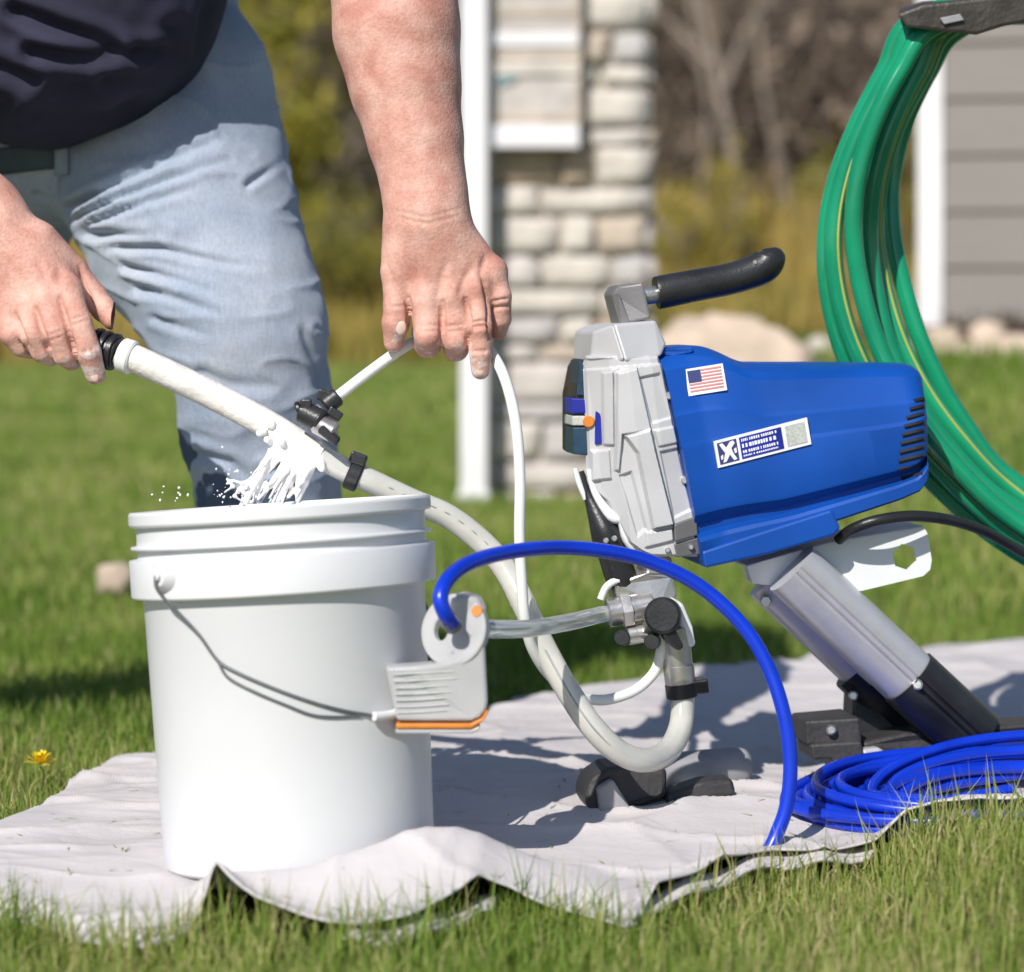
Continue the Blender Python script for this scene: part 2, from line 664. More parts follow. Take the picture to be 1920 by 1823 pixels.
def finish_skin(m):
    n, l = m.node_tree.nodes, m.node_tree.links
    b = n['Principled BSDF']
    src = b.inputs['Base Color'].links[0].from_socket
    tc = n.new('ShaderNodeTexCoord')
    sp = n.new('ShaderNodeTexNoise')
    sp.inputs['Scale'].default_value = 240
    sp.inputs['Detail'].default_value = 4
    l.new(tc.outputs['Object'], sp.inputs['Vector'])
    sr = n.new('ShaderNodeMapRange')
    sr.inputs['From Min'].default_value = .3
    sr.inputs['From Max'].default_value = .7
    sr.inputs['To Min'].default_value = .91
    sr.inputs['To Max'].default_value = 1.08
    l.new(sp.outputs['Fac'], sr.inputs['Value'])
    ml = n.new('ShaderNodeMix')
    ml.data_type = 'RGBA'
    ml.blend_type = 'MULTIPLY'
    ml.inputs['Factor'].default_value = 1
    l.new(src, ml.inputs['A'])
    l.new(sr.outputs[0], ml.inputs['B'])
    # dried paint dust on the fingers
    at = n.new('ShaderNodeAttribute')
    at.attribute_name = 'tint'
    pn = n.new('ShaderNodeTexNoise')
    pn.inputs['Scale'].default_value = 110
    pn.inputs['Detail'].default_value = 6
    l.new(tc.outputs['Object'], pn.inputs['Vector'])
    ad = n.new('ShaderNodeMath')
    ad.operation = 'ADD'
    l.new(pn.outputs['Fac'], ad.inputs[0])
    l.new(at.outputs['Fac'], ad.inputs[1])
    rp = n.new('ShaderNodeValToRGB')
    rp.color_ramp.elements[0].position = .88
    rp.color_ramp.elements[1].position = 1.0
    rp.color_ramp.elements[1].color = (.8, .8, .8, 1)
    l.new(ad.outputs[0], rp.inputs[0])
    mx = n.new('ShaderNodeMix')
    mx.data_type = 'RGBA'
    l.new(rp.outputs[0], mx.inputs['Factor'])
    l.new(ml.outputs['Result'], mx.inputs['A'])
    mx.inputs['B'].default_value = (.68, .60, .57, 1)
    l.new(mx.outputs['Result'], b.inputs['Base Color'])


finish_skin(m_skin)
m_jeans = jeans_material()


# ------------------------------------------------------------------ terrain
def ground_h(x, y):
    d = y - CAMY
    h = -0.034 + 0.010 * vnoise(np.stack([x * 1.7, y * 1.7, x * 0], 1), 3)
    mound = 0.44 * sstep(0.42, 1.0, x) * sstep(4.3, 8.0, d)
    mound = mound * (1 - sstep(10, 16, d) * .6)
    mound = mound + .062 * sstep(.33, .44, x) * sstep(2.02, 2.42, d) * (1 - sstep(2.52, 2.66, d))
    hill = 1.55 * sstep(26.5, 35, d) + 0.30 * np.maximum(d - 35, 0)
    return h + mound + hill


def grid_ground():
    ys = np.concatenate([np.linspace(-2.6, 2, 50), np.linspace(2.1, 10, 60), np.linspace(10.4, 40, 60), np.linspace(42, 160, 30)])
    t = np.linspace(-1, 1, 121)
    V = []
    for y in ys:
        half = 3.0 + (y - CAMY) * 1.1
        x = np.sign(t) * np.abs(t) ** 1.5 * half
        V.append(np.stack([x, np.full_like(x, y), np.zeros_like(x)], 1))
    V = np.concatenate(V)
    V[:, 2] = ground_h(V[:, 0], V[:, 1])
    n = len(t)
    i, j = np.meshgrid(np.arange(len(ys) - 1), np.arange(n - 1), indexing='ij')
    a = (i * n + j).ravel()
    F = np.stack([a, a + 1, a + n + 1, a + n], 1)
    return V, F, ys


V, F, _ = grid_ground()
near = V[F[:, 0], 1] < 24.2
g = mesh('ground', V, F[near], m_soil)
tag(g, 'soil of the lawn under the grass', 'ground', kind='structure')
hillo = mesh('hillside', V, F[~near], m_hill)
tag(hillo, 'dry brown hillside rising behind the lawn', 'hillside', kind='structure')

# ------------------------------------------------------------------ drop cloth outline (photo pixel -> flat ground)
def gd(py):
    return CAMZ * FPX / (py - HZ)


NEAR = [(-260, 1690), (-60, 1690), (58, 1698), (150, 1738), (280, 1748), (345, 1724), (395, 1690), (480, 1722), (620, 1742), (760, 1732), (860, 1704), (905, 1688), (960, 1684),
        (1080, 1692), (1178, 1722), (1215, 1694), (1300, 1662), (1400, 1622), (1450, 1608), (1560, 1602), (1640, 1596), (1690, 1590), (1760, 1588), (1876, 1588), (2000, 1588), (2300, 1580)]
FAR = [(-260, 1600), (-60, 1560), (58, 1520), (130, 1470), (230, 1410), (300, 1398), (520, 1380), (800, 1350), (920, 1320), (1000, 1300), (1100, 1275), (1240, 1250), (1500, 1234),
       (1640, 1218), (1760, 1204), (1876, 1198), (2000, 1195), (2300, 1190)]
nxs = np.array([p[0] for p in NEAR], float)
nys = np.array([p[1] for p in NEAR], float)
fxs = np.array([p[0] for p in FAR], float)
fys = np.array([p[1] for p in FAR], float)


def cloth_xy(px, t):
    yn = np.interp(px, nxs, nys)
    yf = np.interp(px, fxs, fys)
    dn, df = gd(yn), gd(yf)
    d = dn + (df - dn) * t
    pxx = px + 0 * t
    return (pxx - 960) * d / FPX, d + CAMY


def build_cloth():
    NU, NT = 420, 190
    u = np.linspace(-250, 2290, NU)
    t = np.linspace(0, 1, NT) ** 1.25
    U, T = np.meshgrid(u, t, indexing='ij')
    U, T = U.ravel(), T.ravel()
    X, Y = cloth_xy(U, T)
    Q = np.stack([X, Y, np.zeros_like(X)], 1)
    # broad billows, directional folds, fine crumple
    z = 0.007 * fbm(Q * np.array([5, 5, 1]), 3, 5)
    for ang, fr, am, sd in ((0.25, 22, .0055, 1), (1.2, 15, .0045, 2), (-0.5, 30, .003, 3), (0.05, 55, .0016, 4)):
        s = X * math.sin(ang) + Y * math.cos(ang)
        w = fbm(Q * 4, 2, 20 + sd)
        ridge = 1 - np.abs(np.sin(s * fr + 2.6 * w))
        z += am * 1.25 * ridge ** 3.2 * np.clip(.45 + fbm(Q * 2.6, 2, 30 + sd), 0, 1)
    # edges sink into the grass, except where the hem is lifted
    e = np.exp(-(T / .035) ** 2)
    lift = np.interp(U, [-250, 330, 372, 405, 470, 560, 680, 780, 880, 930, 1040, 1120, 1190, 1230, 1330, 1460, 1560, 1640, 1700, 1760, 2290],
                     [-.016, -.012, -.008, .024, .020, .010, .002, .002, .008, .000, -.014, -.018, -.018, .012, .014, .010, .006, .014, .040, .046, .046])
    z += e * (lift - .002)
    ef = np.exp(-((1 - T) / .05) ** 2)
    z -= ef * .012
    z += 0.006
    # fold standing in front of the bucket foot
    d = Y - CAMY
    rz = np.interp(U, [330, 400, 600, 800, 900, 1040, 1150], [0, .018, .034, .052, .044, .014, 0])
    rd = np.interp(U, [330, 600, 800, 1150], [2.355, 2.362, 2.40, 2.44])
    q = (d - rd)
    z += rz * np.where(q < 0, np.exp(-(q / .068) ** 2), np.exp(-(q / .022) ** 2))
    # pressed flat where the bucket and the sprayer stand
    bx, by = (563 - 960) * 2.5 / FPX, 0.0
    press = np.exp(-(np.maximum(np.hypot(X - bx, Y - by) - .128, 0) / .012) ** 2)
    z = z * (1 - press) + press * 0.0005
    V = np.stack([X, Y, z], 1)
    i, j = np.meshgrid(np.arange(NU - 1), np.arange(NT - 1), indexing='ij')
    a = (i * NT + j).ravel()
    F = np.stack([a, a + NT, a + NT + 1, a + 1], 1)
    o = mesh('drop_cloth', V, F, m_cloth)
    s = o.modifiers.new('solid', 'SOLIDIFY')
    s.thickness = 0.0022
    s.offset = -1
    tag(o, 'pale canvas drop cloth spread wrinkled on the grass under bucket and sprayer', 'drop cloth')
    # turned-under hem showing below the lifted edge
    for (x0, x1, dy, dz, nm) in ((1188, 1640, 8, -.004, 'hem_fold'), (640, 930, 8, -.010, 'hem_fold')):
        uu = np.linspace(x0, x1, 60)
        rows = []
        for k in range(7):
            q = k / 6
            yy = np.interp(uu, nxs, nys) + dy * np.sin(np.pi * (uu - x0) / (x1 - x0)) ** .5 * (1 - q)
            dd = gd(yy) + q * .05
            rows.append(np.stack([(uu - 960) * dd / FPX, dd + CAMY, np.full_like(uu, dz + .006 * math.sin(q * 3)) + .003 * np.sin(uu * .05)], 1))
        Vh = np.concatenate(rows)
        n = len(uu)
        Fh = np.array([[r * n + c, r * n + c + 1, (r + 1) * n + c + 1, (r + 1) * n + c] for r in range(6) for c in range(n - 1)])
        h = mesh(nm, Vh, Fh, m_cloth, o)
        s = h.modifiers.new('solid', 'SOLIDIFY')
        s.thickness = .004
    return o


def finish_cloth(m):
    n, l = m.node_tree.nodes, m.node_tree.links
    b = n['Principled BSDF']
    tc = n.new('ShaderNodeTexCoord')
    old = b.inputs['Normal'].links[0].from_socket
    prev = old
    for typ, sc, det, st, dist in (('RIDGED_MULTIFRACTAL', 5.5, 4, .9, .016), ('FBM', 38.0, 5, .3, .006)):
        z = n.new('ShaderNodeTexNoise')
        z.noise_type = typ
        z.inputs['Scale'].default_value = sc
        z.inputs['Detail'].default_value = det
        if 'Distortion' in z.inputs:
            z.inputs['Distortion'].default_value = .6
        l.new(tc.outputs['Object'], z.inputs['Vector'])
        bp_ = n.new('ShaderNodeBump')
        bp_.inputs['Strength'].default_value = st
        bp_.inputs['Distance'].default_value = dist
        l.new(z.outputs['Fac'], bp_.inputs['Height'])
        l.new(prev, bp_.inputs['Normal'])
        prev = bp_.outputs[0]
    l.new(prev, b.inputs['Normal'])
    # old paint spots and dust
    src = b.inputs['Base Color'].links[0].from_socket
    v = n.new('ShaderNodeTexVoronoi')
    v.inputs['Scale'].default_value = 9
    l.new(tc.outputs['Object'], v.inputs['Vector'])
    rp = n.new('ShaderNodeValToRGB')
    rp.color_ramp.elements[0].position = .035
    rp.color_ramp.elements[0].color = (.7, .7, .7, 1)
    rp.color_ramp.elements[1].position = .055
    rp.color_ramp.elements[1].color = (0, 0, 0, 1)
    l.new(v.outputs['Distance'], rp.inputs[0])
    mx = n.new('ShaderNodeMix')
    mx.data_type = 'RGBA'
    l.new(rp.outputs[0], mx.inputs['Factor'])
    l.new(src, mx.inputs['A'])
    mx.inputs['B'].default_value = (.40, .36, .33, 1)
    l.new(mx.outputs['Result'], b.inputs['Base Color'])


finish_cloth(m_cloth)
cloth = build_cloth()


def clippings():
    n = 260
    px = rng.uniform(-40, 1900, n)
    t = rng.random(n) ** 2.2 * .8
    x, y = cloth_xy(px, t)
    d = y - CAMY
    keep = (np.hypot(x - (563 - 960) * 2.5 / FPX, y) > .17)
    x, y = x[keep], y[keep]
    n = len(x)
    dep = bpy.context.evaluated_depsgraph_get()
    ev = cloth.evaluated_get(dep)
    V, F, T = [], [], []
    for i in range(n):
        hit, loc, nr, _ = ev.ray_cast(Vector((x[i], y[i], .4)), Vector((0, 0, -1)))
        if not hit:
            continue
        a = rng.uniform(0, 6.28)
        L, w = rng.uniform(.004, .016), rng.uniform(.0006, .0012)
        u = np.array([math.cos(a), math.sin(a), 0])
        v = np.array([-u[1], u[0], 0])
        p = np.array(loc) + np.array([0, 0, .0012])
        b_ = len(V)
        V += [p - u * L / 2 - v * w, p + u * L / 2 - v * w * .3 + np.array([0, 0, .001]), p + u * L / 2 + v * w * .3 + np.array([0, 0, .001]), p - u * L / 2 + v * w]
        F.append([b_, b_ + 1, b_ + 2, b_ + 3])
        T += [rng.uniform(.3, 1)] * 4
    o = mesh('grass_clippings', V, np.array(F), m_grass, tint=T)
    tag(o, 'loose grass clippings scattered on the drop cloth', 'clippings', kind='stuff')


clippings()


# ------------------------------------------------------------------ grass
def blades(name, x, y, h, w, mat, lean=.45, tint=None, hfun=ground_h):
    n = len(x)
    z = hfun(x, y)
    a = rng.uniform(0, 2 * np.pi, n)
    la = rng.uniform(0, 2 * np.pi, n)
    ll = np.abs(rng.normal(0, lean, n)) * h
    wx, wy = np.cos(a) * w / 2, np.sin(a) * w / 2
    lx, ly = np.cos(la) * ll, np.sin(la) * ll
    b = np.stack([x, y, z], 1)
    W = np.stack([wx, wy, np.zeros(n)], 1)
    mid = b + np.stack([lx * .3, ly * .3, h * .55], 1)
    tip = b + np.stack([lx, ly, h * np.clip(1 - .35 * (ll / h) ** 2, .4, 1)], 1)
    V = np.stack([b - W, b + W, mid + W * .8, mid - W * .8, tip], 1).reshape(-1, 3)
    k = np.arange(n) * 5
    F = np.concatenate([np.stack([k, k + 1, k + 2], 1), np.stack([k, k + 2, k + 3], 1), np.stack([k + 3, k + 2, k + 4], 1)])
    if tint is None:
        tint = np.clip(.42 + .2 * vnoise(np.stack([x * 3, y * 3, x * 0], 1), 8) + rng.normal(0, .17, n), 0, 1)
        dd = y - CAMY
        tint = tint + .09 * sstep(4.0, 7.0, dd)
        straw = .05 + .15 * (1 - sstep(2.6, 4.2, dd)) * np.clip(.8 + .9 * vnoise(np.stack([x * 4, y * 4, x * 0], 1), 18), .2, 1.6)
        tint = np.where(rng.random(n) < straw, rng.uniform(.72, 1, n), np.clip(tint, 0, .95))
    return mesh(name, V, F, mat, None, tint=np.repeat(tint, 5))


def in_cloth(x, y, pad=0.0):
    d = y - CAMY
    px = 960 + x * FPX / d
    dn, df = gd(np.interp(px, nxs, nys)), gd(np.interp(px, fxs, fys))
    return (d > dn + pad) & (d < df - pad)


def scatter(d0, d1, dens, mar=.35):
    hw = 960 / FPX * d1 + mar
    n = int((d1 - d0) * 2 * hw * dens)
    x = rng.uniform(-hw, hw, n)
    d = rng.uniform(d0, d1, n)
    m = np.abs(x) < 960 / FPX * d + mar
    return x[m], d[m] + CAMY


def lawn():
    X, Y, H, W = [], [], [], []
    for d0, d1, dens, h, w in ((1.75, 2.95, 36000, .037, .0020), (2.95, 4.6, 17000, .042, .0026), (4.6, 7.5, 4200, .055, .0055), (7.5, 13, 1500, .06, .010), (13, 28, 420, .075, .022)):
        x, y = scatter(d0, d1, dens, .45 if d1 < 8 else 1.2)
        keep = ~in_cloth(x, y, .022)
        x, y = x[keep], y[keep]
        X.append(x)
        Y.append(y)
        H.append(h * rng.uniform(.55, 1.25, len(x)))
        W.append(w * rng.uniform(.6, 1.3, len(x)))
        # the lawn goes on to both sides, thinner sown
        m0 = .45 if d1 < 8 else 1.2
        x, y = scatter(d0 if d0 > 1.8 else 1.2, d1, dens * .3, m0 + (1.3 if d1 < 8 else 4.0))
        keep = (np.abs(x) > 960 / FPX * (y - CAMY) + m0 - .03) & ~in_cloth(x, y, .022)
        x, y = x[keep], y[keep]
        X.append(x)
        Y.append(y)
        H.append(h * rng.uniform(.6, 1.3, len(x)))
        W.append(w * rng.uniform(1.2, 2.2, len(x)))
    # longer blades leaning over the near hem of the cloth
    px = rng.uniform(-60, 1980, 1700)
    px = px[(rng.random(len(px)) < np.interp(px, [0, 700, 900, 1950], [1, .8, .45, .55]))]
    d = gd(np.interp(px, nxs, nys)) - rng.uniform(-.015, .07, len(px))
    X.append((px - 960) * d / FPX)
    Y.append(d + CAMY)
    H.append(rng.uniform(.042, .088, len(px)))
    W.append(rng.uniform(.0012, .0026, len(px)))
    x, y, h, w = map(np.concatenate, (X, Y, H, W))
    o = blades('grass', x, y, h, w, m_grass)
    tag(o, 'short sunlit lawn grass around the cloth and beyond', 'grass', kind='stuff')
    x = rng.uniform(-20, 20, 42000)
    d = rng.uniform(26.0, 36.5, len(x))
    o = blades('dry_meadow_grass', x, d + CAMY, rng.uniform(.25, .75, len(x)), rng.uniform(.03, .07, len(x)), m_drygrass, lean=.3,
               tint=np.clip(.5 + .4 * vnoise(np.stack([x * .7, d * .7, x * 0], 1), 4) + rng.normal(0, .15, len(x)), 0, 1))
    tag(o, 'golden dry meadow grass on the slope behind the lawn', 'dry grass', kind='stuff')


lawn()


# ------------------------------------------------------------------ woods
def twig_mesh(starts, dirs, lens, rads, rs, depth=3, spread=.6, out=None, kids=3):
    """recursive branches -> list of (p0, p1, r0, r1)"""
    if out is None:
        out = []
    for p, d, L, r in zip(starts, dirs, lens, rads):
        q = p
        dd = d / np.linalg.norm(d)
        pts = [p]
        for s in range(3):
            dd = dd + rs.normal(0, .13, 3)
            dd /= np.linalg.norm(dd)
            q = q + dd * L / 3
            pts.append(q)
        for s in range(3):
            out.append((pts[s], pts[s + 1], r * (1 - .22 * s), r * (1 - .22 * (s + 1)), depth))
        if depth > 0:
            for k in range(kids):
                f = rs.uniform(.35, 1)
                i = min(int(f * 3), 2)
                b = pts[i] + (pts[i + 1] - pts[i]) * (f * 3 - i if f < 1 else 1)
                nd = dd + rs.normal(0, spread, 3) + np.array([0, 0, .12])
                twig_mesh([b], [nd], [L * rs.uniform(.5, .75)], [r * rs.uniform(.4, .6)], rs, depth - 1, spread, out, kids)
    return out


def sticks_geo(segs, sides=3):
    V, F = [], []
    a = np.linspace(0, 2 * np.pi, sides, endpoint=False)
    for p, q, r0, r1, _ in segs:
        t = q - p
        t = t / (np.linalg.norm(t) + 1e-9)
        u = np.cross(t, [0.3, .9, .2])
        u /= np.linalg.norm(u)
        v = np.cross(t, u)
        ring = np.cos(a)[:, None] * u + np.sin(a)[:, None] * v
        b = len(V)
        V.extend(p + ring * r0)
        V.extend(q + ring * r1)
        for k in range(sides):
            k2 = (k + 1) % sides
            F.append([b + k, b + k2, b + sides + k2, b + sides + k])
    return np.array(V), np.array(F)


def leaves_geo(C, size, rs):
    n = len(C)
    u = rs.normal(0, 1, (n, 3))
    u /= np.linalg.norm(u, axis=1)[:, None]
    v = np.cross(u, rs.normal(0, 1, (n, 3)))
    v /= np.linalg.norm(v, axis=1)[:, None]
    s = (size * rs.uniform(.5, 1.4, n))[:, None]
    V = np.stack([C - u * s, C + v * s * .5, C + u * s, C - v * s * .5], 1).reshape(-1, 3)
    return V, np.arange(4 * n).reshape(-1, 4)


def bare_tree(px, d, H, r, lean, seed, label, fork=None):
    rs = np.random.default_rng(seed)
    x = (px - 960) * d / FPX
    base = np.array([x, d + CAMY, ground_h(np.array([x]), np.array([d + CAMY]))[0] - .1])
    o = empty('bare_tree', base, label, 'tree', 'trees at the wood edge')
    limbs = fork or [(lean, H)]
    big, small = [], []
    for ln, hh in limbs:
        segs = twig_mesh([base], [np.array([ln, rs.uniform(-.1, .1), 1.0])], [hh], [r], rs, 3, .5, None, 4)
        big += [s for s in segs if s[4] >= 2]
        small += [s for s in segs if s[4] < 2]
    V, F = sticks_geo(big, 7)
    mesh('trunk', V, F, m_bark, o)
    V, F = sticks_geo(small, 3)
    mesh('crown', V, F, m_twig, o, tint=np.repeat(rs.uniform(.3, .9, len(V) // 6), 6))


bare_tree(1400, 31, 4.4, .10, -1.0, 3, 'leaning pale bare tree trunk seen right of the stone pillar', [(-.95, 4.6), (.16, 4.8)])
bare_tree(1310, 33, 6.0, .06, .12, 4, 'thin upright bare tree just right of the stone pillar')
bare_tree(1490, 34, 6.0, .07, -.05, 5, 'bare tree left of the green hose coil')
bare_tree(640, 35, 6.5, .13, .05, 6, 'bare tree behind the yellow shrubs between jeans and forearm')
bare_tree(1660, 36, 6.0, .12, .1, 7, 'bare tree behind the loop of the green hose')


def shrub(px, d, H, R, seed, label, n=1500, mat=None, zoff=0.0):
    rs = np.random.default_rng(seed)
    x = (px - 960) * d / FPX
    base = np.array([x, d + CAMY, ground_h(np.array([x]), np.array([d + CAMY]))[0] - .05 + zoff])
    o = empty('leafy_shrub', base, label, 'shrub', 'leafy shrubs at the wood edge')
    segs = []
    for k in range(5):
        segs += twig_mesh([base], [np.array([rs.normal(0, .4), rs.normal(0, .3), 1])], [H * .75], [R * .022], rs, 2, .55, None, 3)
    V, F = sticks_geo(segs, 4)
    mesh('stems', V, F, m_bark, o)
    cl = base + np.array([0, 0, H * .55]) + rs.normal(0, 1, (26, 3)) * np.array([R * .45, R * .4, H * .24])
    C = cl[rs.integers(0, len(cl), n)] + rs.normal(0, 1, (n, 3)) * R * .15
    V, F = leaves_geo(C, R * .07, rs)
    t = np.clip(.45 + .35 * vnoise(C * 1.4, seed) + rs.normal(0, .15, n), 0, 1)
    mesh('foliage', V, F, mat or m_leafy, o, tint=np.repeat(t, 4))


shrub(520, 30, 4.2, 1.3, 21, 'tall yellow green shrub beside the denim thigh', 2600)
shrub(590, 32, 5.2, 1.5, 22, 'yellow leaved shrub between the denim thigh and the forearm', 2600)
shrub(470, 34, 6.0, 1.7, 23, 'yellow green shrub at the top beside the navy shirt', 2400)
shrub(655, 29, 1.7, .8, 24, 'low green bush left of the wrist', 1500)
shrub(585, 28.5, 1.5, .7, 25, 'low green bush next to the jeans knee', 1300)
shrub(1300, 30, 1.4, .8, 26, 'low olive bush above the black grip', 1200)
shrub(1640, 30, 2.2, .9, 27, 'olive bush seen through the green hose coil', 1200)


def woodland():
    rs = np.random.default_rng(5)
    segs = []
    for k in range(560):
        d = rs.uniform(35, 47)
        x = rs.uniform(-.26, .26) * d if k < 330 else rs.choice([-1, 1]) * rs.uniform(.26, .52) * d
        z = ground_h(np.array([x]), np.array([d + CAMY]))[0]
        segs += twig_mesh([np.array([x, d + CAMY, z])], [np.array([rs.normal(0, .25), rs.normal(0, .2), 1])], [rs.uniform(1.5, 3.6)], [rs.uniform(.02, .06)], rs, 2, .6, None, 4)
    V, F = sticks_geo(segs, 3)
    t = np.clip(.4 + .3 * vnoise(V[::6] * .8, 2) + rs.normal(0, .15, len(V) // 6), 0, 1)
    n = 40000
    d = rs.uniform(35, 48, n)
    x = np.where(np.arange(n) < 24000, rs.uniform(-.26, .26, n), rs.choice([-1, 1], n) * rs.uniform(.26, .52, n)) * d
    z = ground_h(x, d + CAMY) + np.abs(rs.normal(0, 2.0, n))
    C = np.stack([x, d + CAMY, z], 1)
    keep = vnoise(C * .55, 9) > -.25
    C = C[keep]
    LV, LF = leaves_geo(C, .16, rs)
    lt = np.clip(.35 + .3 * vnoise(C * .5, 12) + rs.normal(0, .16, len(C)), 0, 1)
    o = mesh('far_wood', np.concatenate([V, LV]), np.concatenate([F, LF + len(V)]), m_twig, tint=np.concatenate([np.repeat(t, 6), np.repeat(lt, 4)]))
    tag(o, 'brown leafless wood massed on the hillside', 'wood', kind='stuff')


woodland()


# ------------------------------------------------------------------ stone pillar, post, panel
def stone_mesh(sx, sy, sz, seed):
    rs = np.random.default_rng(seed)
    bm = bmesh.new()
    bmesh.ops.create_cube(bm, size=1)
    bmesh.ops.subdivide_edges(bm, edges=bm.edges, cuts=2, use_grid_fill=True)
    co = np.array([v.co[:] for v in bm.verts])
    co2 = co.copy()
    r = np.abs(co).max(1)
    ln = (np.abs(co) ** 16).sum(1) ** (1 / 16)
    co2 = co * (r / ln)[:, None]
    co2 *= np.array([sx, sy, sz])
    co2 += fbm(co * 2.3 + seed * 3.1, 2, seed)[:, None] * co * min(sx, sz) * .2
    for v, c in zip(bm.verts, co2):
        v.co = c
    me = bpy.data.meshes.new('stone')
    bm.to_mesh(me)
    bm.free()
    me.polygons.foreach_set('use_smooth', np.ones(len(me.polygons), bool))
    return me


def pillar():
    d0 = 7.5
    x0, x1 = P(917, 0, d0)[0], P(1216, 0, d0)[0]
    W = x1 - x0
    y0 = d0 + CAMY
    base = (.5 * (x0 + x1), y0 + W / 2, -.05)
    o = empty('stone_pillar', base, 'pale stacked stone pillar standing on the lawn behind the white tubes', 'pillar')
    box('core', (base[0], base[1], 1.08), (W - .022, W - .022, 2.3), m_mortar, o)
    rs = random.Random(4)
    z = -.05
    sd = 0
    while z < 2.15:
        h = rs.choice([.055, .068, .082, .10, .118])
        for face in range(4):
            x = -W / 2
            while x < W / 2 - .01:
                w = rs.choice([.10, .15, .21, .28, .33])
                if W / 2 - (x + w) < .07:
                    w = W / 2 - x
                sd += 1
                me = stone_mesh(w - .012, .09, h - .012, sd)
                me.materials.append(rs.choices(stones_m, [4, 3, 3, 4, 1])[0])
                s = bpy.data.objects.new('stone', me)
                off = -W / 2 + .035 - rs.uniform(0, .016)
                c = Vector((x + w / 2, off, 0))
                rot = Matrix.Rotation(face * math.pi / 2, 4, 'Z')
                p = rot @ c
                s.location = (base[0] + p.x, base[1] + p.y, z + h / 2)
                s.rotation_euler = (rs.uniform(-.03, .03), rs.uniform(-.03, .03), face * math.pi / 2)
                COL.objects.link(s)
                setpar(s, o)
                x += w
        z += h
    box('cap', (base[0], base[1], z + .04), (W + .1, W + .1, .08), stones_m[1], o, bev=.01)
    # white post beside it
    px0, px1 = P(863, 0, 7.35)[0], P(914, 0, 7.35)[0]
    w = px1 - px0
    po = empty('white_post', ((px0 + px1) / 2, 7.35 + CAMY + w / 2, -.05), 'white vinyl post standing against the left side of the stone pillar', 'post')
    box('shaft', ((px0 + px1) / 2, 7.35 + CAMY + w / 2, 1.05), (w, w, 2.2), m_wood, po, bev=.006)
    box('foot_collar', ((px0 + px1) / 2, 7.35 + CAMY + w / 2, -.01), (w + .014, w + .014, .06), m_wood, po, bev=.004)
    box('cap', ((px0 + px1) / 2, 7.35 + CAMY + w / 2, 2.17), (w + .03, w + .03, .05), m_wood, po, bev=.006)
    # pale board fixed to the pillar front
    dd = 7.385

    def R(xa, ya, xb, yb, y, th, m, nm, par):
        a, b = P(xa, ya, dd), P(xb, yb, dd)
        return box(nm, ((a[0] + b[0]) / 2, y, (a[2] + b[2]) / 2), (abs(b[0] - a[0]), th, abs(a[2] - b[2])), m, par, bev=.003)
    bo = empty('wall_board', (P(1000, 0, dd)[0], dd + CAMY + .07, P(0, 275, dd)[2]), 'pale boarded panel with a white bottom rail fixed on the stone pillar', 'board')
    yb = dd + CAMY + .05
    R(918, -120, 1086, 238, yb + .022, .07, stones_m[0], 'panel', bo)
    for i, yy in enumerate((-60, 14, 96, 212)):
        R(917, yy, 1086, yy + 13, yb - .0145, .006, stones_m[2], 'batten', bo)
    R(917, 113, 1086, 140, yb - .017, .012, stones_m[3], 'slat', bo)
    R(917, 60, 1086, 84, yb - .017, .012, m_wood, 'slat', bo)
    R(864, 234, 1087, 276, yb - .018, .03, m_wood, 'bottom_rail', bo)
    R(1080, -120, 1090, 232, yb - .0125, .010, stones_m[2], 'edge_strip', bo)
    a, b = P(933, 156, dd), P(968, 144, dd)
    tube('blue_mark', [[a[0], yb - .026, a[2]], [(a[0] + b[0]) / 2, yb - .027, b[2] - .002], [b[0], yb - .026, b[2]]], .0045, M('cyan_print', (.05, .38, .5), .5), bo, 6, 3)


pillar()


